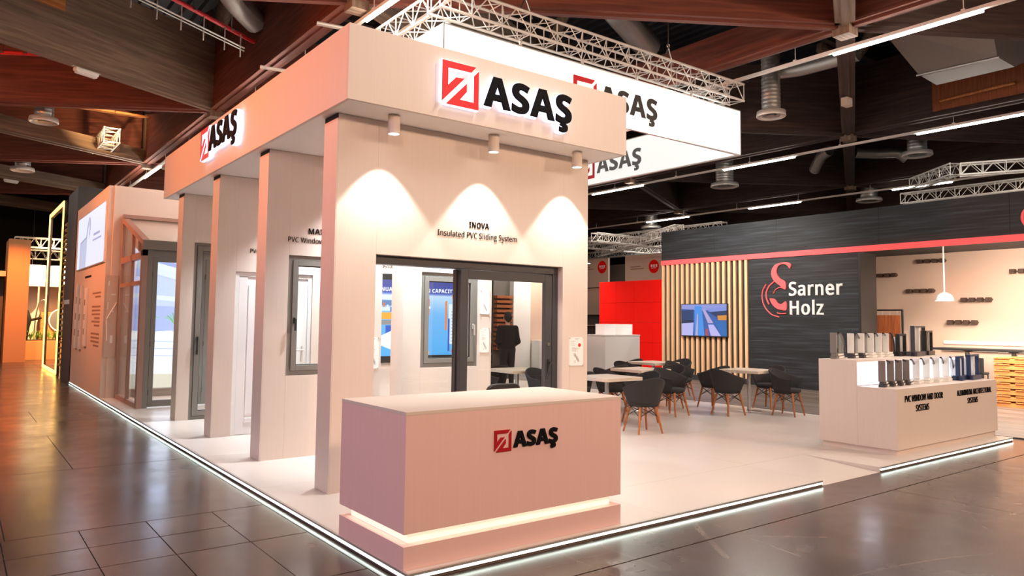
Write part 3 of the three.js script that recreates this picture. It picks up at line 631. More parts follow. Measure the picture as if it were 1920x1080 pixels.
{
  const I = ISL, ord = ['first', 'second', 'third', 'fourth', 'fifth', 'sixth', 'seventh', 'eighth', 'ninth', 'tenth'];
  const low = (name, o) => profileSample(`${name} corner profile sample with quarter-round glass, low tier`, [0, -5, 0], { w: 0.30, h: 0.345, ...o });
  const gl = 'profile samples on the low tier of the island';
  const dk = { mat: M.bronze, mat2: M.bronze, w: 0.42, h: 0.355, group: gl }, wh = { mat: M.white, w: 0.40, h: 0.365, group: gl };
  let a = null, b = null;
  [7.50, 7.74, 7.97, 8.19].forEach((u, i) => { const lab = `dark profile sample with arched glass, ${ord[i]} from the left on the low tier`; if (!a) a = profileSample(lab, [u, I.lo, 0.38], { ...dk, mat: M.anthracite }); else copy(a, [u, I.lo, 0.38], lab, { turn: 0.25 }); });
  [8.50, 8.82, 9.14, 9.46].forEach((u, i) => { const lab = `white profile sample with arched glass, ${ord[i]} white one on the low tier`; if (!b) b = profileSample(lab, [u, I.lo, 0.38], wh); else copy(b, [u, I.lo, 0.38], lab, { turn: 0.25 }); });
  const gu = 'profile samples on the high tier of the island';
  let c = null, d = null;
  const big = profileSample('plain grey profile sample at the left end of the high tier', [7.43, I.hi, 1.02], { w: 0.46, h: 0.37, mat: M.taupe, group: gu });
  [7.86, 8.16].forEach((u, i) => { const lab = `dark and white profile sample, ${ord[i]} dark one on the high tier`; if (!c) c = profileSample(lab, [u, I.hi, 1.0], { w: 0.40, h: 0.36, mat: M.anthracite, mat2: M.white, group: gu }); else copy(c, [u, I.hi, 1.0], lab, { turn: 0.25 }); });
  [8.44, 8.68, 8.90].forEach((u, i) => { const lab = `white profile sample, ${ord[i]} white one on the high tier`; if (!d) d = profileSample(lab, [u, I.hi, 1.0], { w: 0.38, h: 0.36, mat: M.white, group: gu }); else copy(d, [u, I.hi, 1.0], lab, { turn: 0.25 }); });
  // aluminium cutaways and framed glass corners
  const alu = (label, u, v, y, w, h, frame, back, turn = 0.2) => {
    const t = thing('facade_sample', label, 'sample', [u, y, v], { local: true, turn });
    part('frame', [bx(0, 0.03, 0, h, 0, 0.06, 0.003), bx(w - 0.03, w, 0, h, 0, 0.06, 0.003), bx(0.03, w - 0.03, h - 0.03, h, 0, 0.06, 0.003), bx(0, w, 0, 0.07, -0.03, 0.13, 0.003)], frame, t);
    part('mullion', [bx(w * 0.42, w * 0.50, 0.07, h - 0.03, 0.005, 0.055, 0.003)], back, t);
    part('glass', bx(0.031, w - 0.031, 0.07, h - 0.03, 0.026, 0.032), M.pane, t);
    part('cover_profile', [bx(w * 0.12, w * 0.26, 0.075, h - 0.05, 0.066, 0.10, 0.004), bx(w * 0.60, w * 0.74, 0.075, h - 0.05, 0.066, 0.10, 0.004)], back, t);
    return t;
  };
  const blue = S({ color: C(0.03, 0.05, 0.12), roughness: 0.4, metalness: 0.3 });
  alu('blue-black aluminium window sample beside the white samples on the low tier', 9.80, 0.36, I.lo, 0.34, 0.37, blue, M.paper);
  alu('larger blue-black aluminium window sample at the right end of the low tier', 10.14, 0.34, I.lo, 0.46, 0.39, blue, M.paper, 0.1);
  alu('black framed glass corner sample at the left of the three on the high tier', 9.30, 1.02, I.hi, 0.42, 0.35, M.black, M.white);
  alu('tallest framed facade corner sample with white cross bars on the high tier', 9.50, 0.88, I.hi, 0.72, 0.48, M.anthracite, M.white);
  alu('black framed glass sample at the right end of the high tier', 10.14, 0.98, I.hi, 0.44, 0.40, M.black, M.alu);
}

// ---------------------------------------------------------------- cafe tables and tub chairs
function tubShell() {
  const nT = 26, A = 2.15, pos = [], idx = [], k = 8;
  for (let i = 0; i <= nT; i++) {
    const a = -A + 2 * A * i / nT, e = Math.abs(a) / A, top = 0.86 - 0.17 * sm(Math.min(1, e * 1.05)), ex = 1 + 0.06 * Math.cos(a);
    const ring = [[0.225, 0.41], [0.258, 0.50], [0.29, 0.5 + (top - 0.5) * 0.5], [0.33, top - 0.02], [0.322, top + 0.004], [0.30, top - 0.004], [0.262, 0.5 + (top - 0.5) * 0.5], [0.22, 0.49]];
    for (const [r, y] of ring) pos.push(Math.sin(a) * r * ex, y, -Math.cos(a) * r * ex);
  }
  for (let i = 0; i < nT; i++) for (let j = 0; j < k; j++) { const a = i * k + j, b = i * k + (j + 1) % k, c = a + k, d = b + k; idx.push(a, b, c, b, d, c); }
  for (let j = 1; j + 1 < k; j++) { idx.push(0, j + 1, j); const q = nT * k; idx.push(q, q + j, q + j + 1); }
  const g = new THREE.BufferGeometry(); g.setAttribute('position', new THREE.Float32BufferAttribute(pos, 3)); g.setIndex(idx); g.computeVertexNormals(); return g;
}
const gChair = 'charcoal tub chairs round the cafe tables';
const chair0 = thing('tub_chair', 'x', 'chair', [0, 0, 0], { local: true, group: gChair });
{
  part('shell', tubShell(), M.fabric, chair0);
  part('seat', lathe([[0, 0.43], [0.20, 0.43], [0.225, 0.45], [0.23, 0.485], [0.205, 0.505], [0, 0.515]], 0, 0, 0, 24), M.fabric, chair0);
  part('seat_plate', bx(-0.15, 0.15, 0.405, 0.43, -0.15, 0.15, 0.004), M.black, chair0);
  for (const a of [-1, 1]) for (const b of [-1, 1]) part('leg', bar([a * 0.215, 0, b * 0.215], [a * 0.14, 0.425, b * 0.14], 0.0145, 10, 0.023), M.leg, chair0);
  const ws = []; const lo = (a, b, y) => { const k = 0.215 - 0.075 * y / 0.425; return [a * k, y, b * k]; };
  for (const [p, q] of [[[-1, -1], [1, -1]], [[1, -1], [1, 1]], [[1, 1], [-1, 1]], [[-1, 1], [-1, -1]]]) ws.push(bar(lo(...p, 0.25), lo(...q, 0.40), 0.006, 5), bar(lo(...p, 0.40), lo(...q, 0.25), 0.006, 5));
  part('wire_brace', ws, M.black, chair0);
}
const table0 = thing('cafe_table', 'x', 'table', [0, 0, 0], { local: true });
{
  part('tabletop', bx(-0.41, 0.41, 0.755, 0.81, -0.41, 0.41, 0.006), M.tabletop, table0, { grain: 'u' });
  part('top_plate', bx(-0.2, 0.2, 0.748, 0.755, -0.2, 0.2), M.black, table0);
  part('column', lathe([[0.036, 0.03], [0.036, 0.75]], 0, 0, 0, 18), M.steel, table0);
  part('foot_plate', lathe([[0, 0], [0.23, 0], [0.23, 0.008], [0.05, 0.028], [0.037, 0.032], [0, 0.032]], 0, 0, 0, 30), M.steel, table0);
}
{
  const sp = [[6.10, 4.24, 'the table nearest the counter', 0], [8.12, 5.37, 'the middle table behind the nearest one', 0], [10.18, 6.88, 'the table before the grey bar blocks', 0], [9.88, 4.17, 'the lone right-hand table before the slat wall', 0.12], [5.9, 6.4, 'the table seen through the sliding door', 0]];
  let first = true;
  sp.forEach(([u, v, where, tr], i) => {
    const lab = ['square pale cafe table nearest the counter', 'square pale cafe table in the middle of the left row', 'square pale cafe table farthest back in front of the grey bar', 'square pale cafe table standing alone on the right before the slat wall', 'square pale cafe table seen through the sliding door glass'][i];
    const tb = i ? copy(table0, [u, YP, v], lab, { turn: tr }) : (table0.position.copy(V3(u, YP, v)), table0.userData.label = lab, table0);
    const sides = [[0, -0.79, Math.PI, 'front'], [0, 0.79, 0, 'back'], [-0.79, 0, Math.PI / 2, 'left'], [0.79, 0, -Math.PI / 2, 'right']];
    for (const [a, b, r, s] of sides) {
      const c = Math.cos(tr), n = Math.sin(tr), lb = `charcoal tub chair at the ${s} side of ${where}`, p = [u + a * c - b * n, YP, v + b * c + a * n];
      const turn = r + tr + rr(-0.14, 0.14) + (s === 'front' ? -0.18 : 0);
      if (first) { first = false; chair0.position.copy(V3(...p)); chair0.rotation.y = turn; chair0.userData.label = lb; } else copy(chair0, p, lb, { turn });
    }
  });
}

// ---------------------------------------------------------------- neighbouring dark stand on the right
{
  struct('floor_right', bx(10.9, 20, 0.0, 0.02, -3.5, 12.2), M.greywood, { grain: 'v' });
  const t = thing('stand_fascia', 'long charcoal wood-grain fascia with salmon light strip along its foot', 'fascia', [15.9, 3.6, 4.2]);
  for (const [a, b] of [[-4, -1.2], [-1.2, 1.6], [1.6, 4.45], [4.45, 7.3], [7.3, 9.4], [9.4, 11.49]]) part('fascia_panel', bx(15.7, 15.78, 3.752, 4.68, a + 0.003, b - 0.003), M.charcoal, t, { grain: 'v' });
  part('soffit', bx(15.78, 18.98, 3.75, 3.79, -4, 11.49), M.charcoalplain, t);
  part('light_strip', bx(15.675, 15.76, 3.605, 3.75, -4, 11.49), M.salmon, t);
  part('ring_mark', new THREE.TorusGeometry(0.235, 0.035, 8, 40).rotateY(Math.PI / 2).translate(15.68, 4.10, -1.12), M.salmon, t);
  const w = thing('stand_wall', 'charcoal wall below the fascia carrying the white company lettering', 'wall', [15.75, 0.02, 6.6]);
  part('wall_panel', bx(15.7, 16.2, 0.02, 3.604, 5.0, 8.2, 0.004), M.charcoal, w, { grain: 'v' });
  part('edge_panel', bx(15.705, 16.5, 0.02, 3.604, 4.93, 4.998), M.black, w);
  // lettering
  const L = (s, y, v, z) => { let x = 0; for (const ch of s) { part('letter', face(ext(fontR.generateShapes(ch, z), 0.02, 0.012, 5).scale(0.98, 1, 1).translate(x, 0, 0), 'l', 15.698, y, v), M.white, w); x += adv(fontR, ch, z) * 1.0 + 0.012; } };
  L('Sarner', 2.535, 6.94, 0.36); L('Holz', 2.02, 6.94, 0.36);
  const K = (X, Y) => [(X - 190) * 0.00241, 3.45 - (Y - 210) * 0.00214 - 1.9];
  const E2 = (s, d = 0.03) => face(ext(s, d, 0.004, 10), 'l', 15.696, 1.9, 7.78);
  const curve = (pts) => { const s = new THREE.Shape(); const c = new THREE.SplineCurve(pts.map(([X, Y]) => new THREE.Vector2(...K(X, Y)))); c.getPoints(60).forEach((p, i) => (i ? s.lineTo(p.x, p.y) : s.moveTo(p.x, p.y))); s.closePath(); return s; };
  part('emblem', E2(curve([[562, 290], [575, 240], [525, 210], [450, 212], [372, 238], [328, 310], [332, 380], [365, 445], [430, 500], [500, 558], [501, 462], [435, 415], [398, 360], [392, 300], [420, 245], [480, 228], [530, 248], [550, 275], [562, 290]])), M.salmon, w, { label: 'salmon curled upper stroke of the emblem' });
  part('emblem', E2(curve([[300, 668], [330, 740], [390, 800], [450, 818], [508, 820], [508, 715], [455, 745], [405, 735], [365, 682], [330, 672], [300, 668]])), M.salmon, w, { label: 'salmon lower crescent of the emblem' });
  const arc = (pts, r) => part('emblem', tube(pts.map(([X, Y]) => { const [a, b] = K(X, Y); return [15.685, 1.9 + b, 7.78 - a]; }), r, 6), M.salmon, w, { label: 'thin salmon arc of the emblem' });
  arc([[250, 482], [208, 560], [196, 640], [210, 730], [250, 810], [320, 880], [415, 912]], 0.016);
  arc([[362, 448], [290, 510], [252, 590], [255, 670], [285, 745]], 0.020);
  arc([[345, 605], [375, 555], [430, 530], [470, 540]], 0.012);
  arc([[390, 858], [440, 870], [505, 866]], 0.016);
  const sw = thing('slat_wall', 'wall of upright timber slats on dark backing left of the lettered wall', 'wall', [15.8, 0.02, 9.85]);
  part('backing', bx(15.76, 16.2, 0.02, 3.604, 8.203, 11.49), S({ color: C(0.03, 0.022, 0.016), roughness: 0.9 }), sw);
  part('base_rail', bx(15.68, 15.76, 0.02, 0.17, 8.203, 11.49), M.charcoalplain, sw);
  for (let i = 0; i < 17; i++) { const v = 8.26 + i * 0.195; part('slat', bx(15.69, 15.759, 0.175, 3.602, v, v + 0.085), M.slat, sw, { grain: 'y' }); }
  const film = canvasTex(512, 340, (g, W2, H) => {
    g.fillStyle = '#2a5aa8'; g.fillRect(0, 0, W2, H);
    const q = (p, c) => { g.fillStyle = c; g.beginPath(); p.forEach(([x, y], i) => (i ? g.lineTo(x * W2, y * H) : g.moveTo(x * W2, y * H))); g.fill(); };
    q([[0, 0], [1, 0], [1, 0.14], [0.5, 0.2], [0, 0.14]], '#8b96d8'); q([[0, 0.2], [0.28, 0.16], [0.27, 0.5], [0, 0.56]], '#123a6c'); q([[0, 0.62], [0.28, 0.56], [0.26, 1], [0, 1]], '#b5b6ee');
    q([[0.3, 0.05], [0.46, 0.05], [0.52, 1], [0.3, 1]], '#3f8fe6'); q([[0.36, 0.3], [0.38, 0.3], [0.37, 1], [0.32, 1]], '#c0a8c8'); q([[0.48, 0.18], [0.53, 0.16], [0.72, 0.6], [0.6, 0.6]], '#b4a4cf'); q([[0.6, 0.64], [0.72, 0.64], [0.88, 1], [0.66, 1]], '#b9b4f0');
    q([[0.54, 0.78], [0.6, 0.78], [0.61, 1], [0.54, 1]], '#a24a58'); q([[0.55, 0.14], [1, 0.08], [1, 0.3], [0.7, 0.3]], '#7c8fda'); q([[0.62, 0.25], [1, 0.2], [1, 0.5], [0.8, 0.42]], '#12325f'); q([[0.8, 0.36], [1, 0.34], [1, 0.5], [0.82, 0.5]], '#d08a34'); q([[0.72, 0.5], [1, 0.6], [1, 1], [0.9, 1]], '#0f67b4');
    q([[0, 0.5], [0.28, 0.5], [0.28, 0.58], [0, 0.62]], '#102a52');
  });
  const tv = thing('wall_screen', 'television hung on the slat wall showing a blurred blue factory film', 'television', [15.6, 1.36, 9.76]);
  part('casing', bx(15.62, 15.685, 1.34, 2.345, 8.90, 10.62, 0.006), M.black, tv);
  { const g = new THREE.PlaneGeometry(1.68, 0.95); part('display', face(g, 'l', 15.6185, 1.848, 9.76), S({ color: C(0.02, 0.02, 0.02), emissive: C(1, 1, 1), emissiveMap: film, emissiveIntensity: 0.75, roughness: 0.3 }), tv, { keep: true }); }
  area(15.61, 1.85, 9.76, 1.6, 0.9, 0, 1.85, 9.76, C(0.45, 0.6, 1), 0.5);
  // recess
  const bw = struct('wall_right_stand', bx(19, 19.2, 0.02, 3.75, -4, 11.4), M.beige); void bw;
  struct('trim_1', [bx(18.95, 19, 1.27, 1.36, -4, 4.35), bx(18.9, 19, 1.10, 1.18, -4, 4.35)], M.white);
  const pk = [[3.193, 5.9, 'leftmost peg rail high on the beige wall'], [3.534, 4.6, 'peg rail near the pendant cord, topmost on the beige wall'], [2.72, 4.9, 'peg rail just left of the pendant shade'], [2.456, 3.5, 'peg rail just right of the pendant shade'], [1.86, 3.85, 'lowest peg rail on the beige wall'], [3.16, 2.35, 'peg rail at the right edge of the beige wall']];
  const peg0 = thing('peg_rail', pk[0][2], 'rack', [18.98, pk[0][0], pk[0][1]], { local: true, group: 'dark peg rails on the beige wall' });
  part('rail', bx(-0.03, 0.019, -0.02, 0.02, -0.36, 0.36), M.umber, peg0);
  for (let i = 0; i < 4; i++) part('peg', bx(-0.16, -0.03, -0.055, 0.055, -0.36 + i * 0.195, -0.235 + i * 0.195, 0.01), M.umber, peg0);
  for (const [y, v, l] of pk.slice(1)) copy(peg0, [18.98, y, v], l);
  const pd = thing('pendant_lamp', 'white dome pendant lamp on a long cord before the beige wall', 'lamp', [17, 2.38, 3.5]);
  part('shade', lathe([[0.205, 0], [0.20, 0.06], [0.16, 0.14], [0.08, 0.19], [0.03, 0.205], [0.03, 0.195], [0.075, 0.18], [0.15, 0.132], [0.19, 0.058], [0.195, 0]], 17, 2.38, 3.5, 28), M.white, pd);
  part('cord', bar([17, 2.58, 3.5], [17, 3.75, 3.5], 0.02, 6), M.paper, pd);
  part('bulb', new THREE.SphereGeometry(0.05, 14, 10).translate(17, 2.45, -3.5), M.downglow, pd);
  const pl = new THREE.PointLight(C(1, 0.82, 0.62), 5, 0, 2); pl.position.copy(V3(17, 2.45, 3.5)); pl.castShadow = true; pl.name = 'pendant_light'; scene.add(pl);
  const wl = thing('wall_washer', 'long lamp under the dark stand ceiling washing the beige wall', 'light', [16.3, 3.71, 1.8]);
  part('housing', bx(16.22, 16.38, 3.71, 3.75, -2, 4.8), M.black, wl); part('lit_tube', bx(16.25, 16.35, 3.70, 3.71, -1.9, 4.7), M.downglow, wl);
  area(16.3, 3.695, 1.4, 0.1, 6.4, 17.6, 1.2, 1.4, C(1, 0.80, 0.64), 480);
  const bt = thing('bar_table', 'black topped high table before the beige wall', 'table', [17.5, 0.02, 2.7]);
  part('tabletop', bx(17.1, 17.9, 1.16, 1.215, 1.9, 3.9, 0.01), M.black, bt);
  for (const v of [2.2, 3.2]) part('pedestal', lathe([[0, 0], [0.2, 0], [0.2, 0.03], [0.06, 0.06], [0.06, 1.1], [0.12, 1.14], [0, 1.14]], 17.5, 0.02, v, 18), M.steel, bt);
  const bs = thing('bar_stool', 'dark stool back standing at the black topped high table', 'stool', [16.8, 0.02, 2.75]);
  part('backrest', bx(16.66, 16.7, 0.55, 1.02, 2.55, 2.95, 0.02), M.black, bs); part('seat', bx(16.66, 17.0, 0.62, 0.68, 2.55, 2.95, 0.02), M.black, bs);
  for (const a of [16.7, 16.97]) for (const b of [2.58, 2.92]) part('leg', bar([a, 0.02, b], [a, 0.63, b], 0.014), M.black, bs);
  const pt = thing('pallet_stack', 'stack of raw timber pallets at the right edge by the dark stand', 'pallet', [16.2, 0.02, 1.4]);
  for (let i = 0; i < 8; i++) { const y = 0.02 + i * 0.135; for (const u of [15.72, 16.15, 16.58]) part('block', bx(u, u + 0.12, y, y + 0.09, 0.9, 2.0), M.ply, pt, { grain: 'v' }); for (let j = 0; j < 3; j++) part('plank', bx(15.7, 16.7, y + 0.092, y + 0.117, 0.9 + j * 0.4, 1.2 + j * 0.4), M.ply, pt, { grain: 'u' }); }
  const rk = thing('panel_rack', 'black rack with hanging timber sample boards behind the lettered wall edge', 'rack', [17, 0.02, 5]);
  part('frame', [bx(16.97, 17.03, 0.02, 2.17, 4.50, 4.54), bx(16.97, 17.03, 0.02, 2.17, 5.5, 5.54), bx(16.97, 17.03, 2.13, 2.17, 4.54, 5.5), bx(16.7, 17.3, 0.02, 0.06, 4.50, 4.54), bx(16.7, 17.3, 0.02, 0.06, 5.5, 5.54)], M.black, rk);
  for (let i = 0; i < 5; i++) part('board', bx(16.985, 17.015, 0.9, 2.02, 4.58 + i * 0.185, 4.75 + i * 0.185), M.board, rk, { grain: 'y' });
  part('hook', [0, 1, 2, 3, 4].map((i) => bar([17, 2.02, 4.66 + i * 0.185], [17, 2.13, 4.66 + i * 0.185], 0.008, 5)), M.steel, rk);
}

// ---------------------------------------------------------------- visitor standing behind the tables, seen through the sliding door
{
  const t = thing('person', 'person in dark clothes standing back turned, seen through the sliding door glass', 'person', [8.3, YP, 9.9], { local: true, turn: 2.75 });
  const sc = 1.06, H = (x, y, z) => [x * sc, y * sc, z * sc];
  const cap = (p, a, b, ra, rb) => { const ab = [b[0] - a[0], b[1] - a[1], b[2] - a[2]], ap = [p[0] - a[0], p[1] - a[1], p[2] - a[2]]; const d = ab[0] ** 2 + ab[1] ** 2 + ab[2] ** 2, h = Math.max(0, Math.min(1, (ap[0] * ab[0] + ap[1] * ab[1] + ap[2] * ab[2]) / d)); return Math.hypot(ap[0] - ab[0] * h, ap[1] - ab[1] * h, ap[2] - ab[2] * h) - (ra + (rb - ra) * h); };
  const bones = (list) => list.map(([a, b, ra, rb]) => [H(...a), H(...b), ra * sc, rb * sc]);
  const field = (bs, k) => (p) => { let m = 1e9; for (const [a, b, ra, rb] of bs) { const d = cap(p, a, b, ra, rb), h = Math.max(k - Math.abs(m - d), 0) / k; m = Math.min(m, d) - h * h * k * 0.25; } return m; };
  const march = (f, lo, hi, n) => {
    const mc = new MarchingCubes(n, M.black, false, false, 120000); mc.isolation = 0;
    for (let z = 0; z < n; z++) for (let y = 0; y < n; y++) for (let x = 0; x < n; x++) { const q = [x, y, z].map((c, i) => lo[i] + (hi[i] - lo[i]) * c / n); mc.field[x + y * n + z * n * n] = -f(q); }
    mc.update();
    const pos = mc.positionArray.slice(0, mc.count * 3);
    for (let i = 0; i < pos.length; i++) { const k = i % 3; pos[i] = lo[k] + (hi[k] - lo[k]) * (pos[i] + 1) / 2; }
    const g = new THREE.BufferGeometry(); g.setAttribute('position', new THREE.BufferAttribute(pos, 3)); const w = mergeVertices(g, 1e-4); w.computeVertexNormals(); return w;
  };
  const arm = (s) => [[[s * 0.185, 1.43, -0.01], [s * 0.235, 1.13, -0.03], 0.048, 0.040], [[s * 0.235, 1.13, -0.03], [s * 0.15, 0.98, 0.20], 0.038, 0.027]];
  const torso = [[[-0.13, 1.42, -0.01], [0.13, 1.42, -0.01], 0.07, 0.07], [[0, 1.36, 0], [0, 1.10, 0.01], 0.125, 0.11], [[-0.05, 1.3, 0], [-0.06, 1.0, 0], 0.11, 0.105], [[0.05, 1.3, 0], [0.06, 1.0, 0], 0.11, 0.105]];
  const leg = (s) => [[[s * 0.085, 0.93, 0], [s * 0.095, 0.50, 0.015], 0.088, 0.058], [[s * 0.095, 0.50, 0.015], [s * 0.10, 0.09, -0.01], 0.056, 0.038]];
  const head = [[[0, 1.45, 0], [0, 1.56, 0.01], 0.055, 0.052], [[0, 1.63, 0.045], [0, 1.70, -0.005], 0.062, 0.088], [[0, 1.585, 0.06], [0, 1.64, 0.03], 0.042, 0.062], [[0, 1.66, 0.098], [0, 1.635, 0.118], 0.010, 0.014], [[-0.082, 1.65, 0.0], [-0.086, 1.675, -0.006], 0.014, 0.016], [[0.082, 1.65, 0.0], [0.086, 1.675, -0.006], 0.014, 0.016]];
  const hand = (s) => { const o = [], w = [s * 0.15, 0.98, 0.20]; o.push([w, [s * 0.105, 0.965, 0.265], 0.024, 0.030]); for (let i = 0; i < 4; i++) { const y = 0.99 - i * 0.021, L = [0.034, 0.040, 0.037, 0.028][i]; o.push([[s * 0.10, y, 0.275], [s * 0.065, y - 0.008, 0.275 + L], 0.0105, 0.0095], [[s * 0.065, y - 0.008, 0.275 + L], [s * 0.025, y - 0.014, 0.268 + L * 0.7], 0.0095, 0.0085]); } o.push([[s * 0.115, 0.99, 0.25], [s * 0.07, 1.02, 0.275], 0.012, 0.010]); return o; };
  const skin = S({ color: C(0.42, 0.24, 0.17), roughness: 0.55 }), cloth = S({ color: C(0.012, 0.010, 0.011), roughness: 0.9 }), trouser = S({ color: C(0.016, 0.015, 0.019), roughness: 0.9 });
  const bodyF = field(bones([...torso, ...arm(1), ...arm(-1), ...leg(1), ...leg(-1), ...head, ...hand(1), ...hand(-1)]), 0.03);
  part('body', march(bodyF, [-0.42, 0, -0.3], [0.42, 1.95, 0.45], 104), skin, t);
  const fat = (l, d) => l.map(([a, b, ra, rb]) => [a, b, ra + d, rb + d]);
  const jk = field(bones(fat([...torso, ...arm(1), ...arm(-1)], 0.020)), 0.05), tr2 = field(bones(fat([...leg(1), ...leg(-1), [[-0.07, 0.95, 0], [0.07, 0.95, 0], 0.10, 0.10]], 0.016)), 0.03);
  part('jacket', march((p) => Math.max(jk(p), p[1] - 1.50 * sc, 0.86 * sc - p[1] + (p[2] > 0.12 ? -1 : 0), p[2] - 0.205 * sc), [-0.42, 0.8, -0.3], [0.42, 1.7, 0.45], 72), cloth, t);
  part('trousers', march((p) => Math.max(tr2(p), p[1] - 1.0 * sc, 0.075 - p[1]), [-0.3, 0, -0.25], [0.3, 1.2, 0.3], 72), trouser, t);
  const hair = field(bones([[[0, 1.685, -0.02], [0, 1.735, -0.01], 0.093, 0.082], [[0, 1.62, -0.05], [0, 1.68, -0.04], 0.062, 0.08]]), 0.03);
  part('hair', march((p) => Math.max(hair(p), p[2] - 0.055 - (p[1] - 1.74 * sc) * 0.8), [-0.2, 1.5, -0.25], [0.2, 2.0, 0.2], 48), S({ color: C(0.012, 0.008, 0.006), roughness: 0.7 }), t);
  for (const s of [-1, 1]) {
    part('shoe', march(field(bones([[[s * 0.10, 0.045, -0.05], [s * 0.115, 0.035, 0.16], 0.045, 0.036], [[s * 0.10, 0.05, -0.03], [s * 0.10, 0.11, -0.02], 0.045, 0.042]]), 0.02), [-0.3, -0.02, -0.2], [0.3, 0.2, 0.3], 56), M.black, t);
    part('eye', new THREE.SphereGeometry(0.012 * sc, 10, 8).translate(s * 0.032 * sc, 1.672 * sc, 0.088 * sc), M.ink, t);
  }
  part('mouth', bx(-0.022 * sc, 0.022 * sc, 1.597 * sc, 1.605 * sc, -0.104 * sc, -0.092 * sc, 0.003), S({ color: C(0.25, 0.09, 0.07), roughness: 0.6 }), t);
}

// ---------------------------------------------------------------- grey bar, red wall and far sign panels
{
  const t = thing('bar_block', 'pale grey bar block standing before the red wall', 'counter', [13.3, 0.0, 11.3]);
  part('front', bx(12.6, 14.05, 0.0, 1.35, 10.9, 11.75, 0.004), M.bargrey, t); part('top', bx(12.59, 14.06, 1.35, 1.38, 10.89, 11.76, 0.003), M.bargrey, t);
  [[12.78, 'left'], [13.5, 'right']].forEach(([u, s]) => { const b = thing('white_box', `${s} one of the two white boxes on the grey bar block`, 'box', [u + 0.22, 1.38, 11.3]); part('carcass', bx(u, u + 0.44, 1.38, 1.68, 11.1, 11.5, 0.004), M.pvc, b); part('lid', bx(u - 0.004, u + 0.444, 1.68, 1.695, 11.096, 11.504, 0.003), M.white, b); });
  const r = thing('red_wall', 'bright red panelled wall left of the slat wall', 'wall', [16.9, 0, 14]);
  for (let i = 0; i < 4; i++) for (const [a, b] of [[0, 1.05], [1.055, 1.75], [1.755, 2.45], [2.455, 3.235]]) part('wall_panel', bx(16.8, 16.95, a, b, 12.0 + i * 0.875, 12.87 + i * 0.875, 0.004), M.redwall, r);
  const sp = (label, v0, v1, y0, y1, lv, ly) => {
    const t2 = thing('sign_panel', label, 'sign', [22, y0, (v0 + v1) / 2]);
    part('board', bx(22, 22.12, y0, y1, v0, v1, 0.01), M.beige, t2); part('post', [bx(22.05, 22.1, 0, y0, v0 + 0.2, v0 + 0.26), bx(22.05, 22.1, 0, y0, v1 - 0.26, v1 - 0.2)], M.black, t2);
    part('round_mark', face(ext(shp(Array.from({ length: 32 }, (_, i) => [0.30 * Math.cos(i * Math.PI / 16), 0.30 * Math.sin(i * Math.PI / 16)])), 0.004), 'l', 21.998, ly, lv), M.redwall, t2);
    const s2 = 0.2; part('lettering', [bx(21.985, 21.99, ly - 0.02, ly + 0.09, lv - 0.2, lv - 0.11), bx(21.985, 21.99, ly - 0.02, ly + 0.09, lv - 0.06, lv + 0.03), bx(21.985, 21.99, ly - 0.02, ly + 0.09, lv + 0.08, lv + 0.17), bx(21.985, 21.99, ly - 0.08, ly - 0.05, lv - 0.14, lv + 0.14)], M.paper, t2);
    part('text_line', [bx(21.99, 21.999, ly + 0.02, ly + 0.06, lv + 0.8, lv + 1.4), bx(21.99, 21.999, ly - 0.08, ly - 0.04, lv + 0.6, lv + 1.4)], M.brownframe, t2);
    return t2;
  };
  sp('far beige sign panel with a round red mark, the right one above the red wall', 16.95, 19.2, 3.4, 4.78, 17.45, 4.22);
  sp('far beige sign panel with a round red mark, left one by the fin wall', 20.3, 24, 3.4, 4.78, 20.7, 4.35);
  const fw = thing('far_stand', 'far beige stand wall showing left of the red wall', 'wall', [22.5, 0, 22]);
  part('wall_panel', bx(22.3, 22.5, 2.1, 3.39, 18, 24), M.beige, fw); part('shelf_back', bx(22.7, 22.9, 0, 2.1, 18, 24), M.greywall, fw);
  part('shelf', [bx(22.3, 22.7, 1.0, 1.06, 18, 24), bx(22.3, 22.7, 1.55, 1.6, 18, 24)], M.beige, fw);
  const dk = thing('dark_partition', 'dark grey partition between the two far beige sign panels', 'wall', [23, 0, 19.7]);
  part('wall_panel', bx(23.2, 23.4, 0, 4.55, 17, 23), M.greywall, dk);
  const fs = thing('far_stand', 'far pale stand with brown slatted cabinet seen through the sliding door', 'wall', [15, 0, 17.2]);
  part('wall_panel', bx(13.9, 14.7, 0, 3.7, 17.0, 17.3, 0.01), M.pvc, fs); part('wall_panel', bx(14.71, 17.0, 0, 3.7, 17.05, 17.3, 0.01), M.beige, fs); part('wall_panel', bx(13.15, 13.89, 0, 3.7, 17.25, 17.3), M.greywall, fs);
  for (let i = 0; i < 12; i++) part('shelf_slat', bx(13.16, 13.88, 0.7 + i * 0.17, 0.8 + i * 0.17, 17.02, 17.24), M.board, fs, { grain: 'u' });
  part('counter', bx(14.75, 16.8, 0, 1.05, 16.5, 17.0, 0.01), M.white, fs);
  const fl2 = thing('added_wall_lamp', 'slim lamp on an arm, added to light the far pale stand', 'light', [15, 3.9, 15.8]);
  part('arm', bar([15, 3.68, 17.1], [15, 3.98, 15.8], 0.015, 6), M.black, fl2); part('housing', bx(13.6, 16.6, 3.96, 4.0, 15.75, 15.85), M.black, fl2); part('lit_tube', bx(13.62, 16.58, 3.945, 3.96, 15.77, 15.83), M.downglow, fl2);
  area(15, 3.94, 15.8, 2.9, 0.08, 15.1, 1.5, 17, C(1, 0.86, 0.72), 90);  // lamp added to brighten the far stand behind the glass
  const tr = globalThis.trussRun;
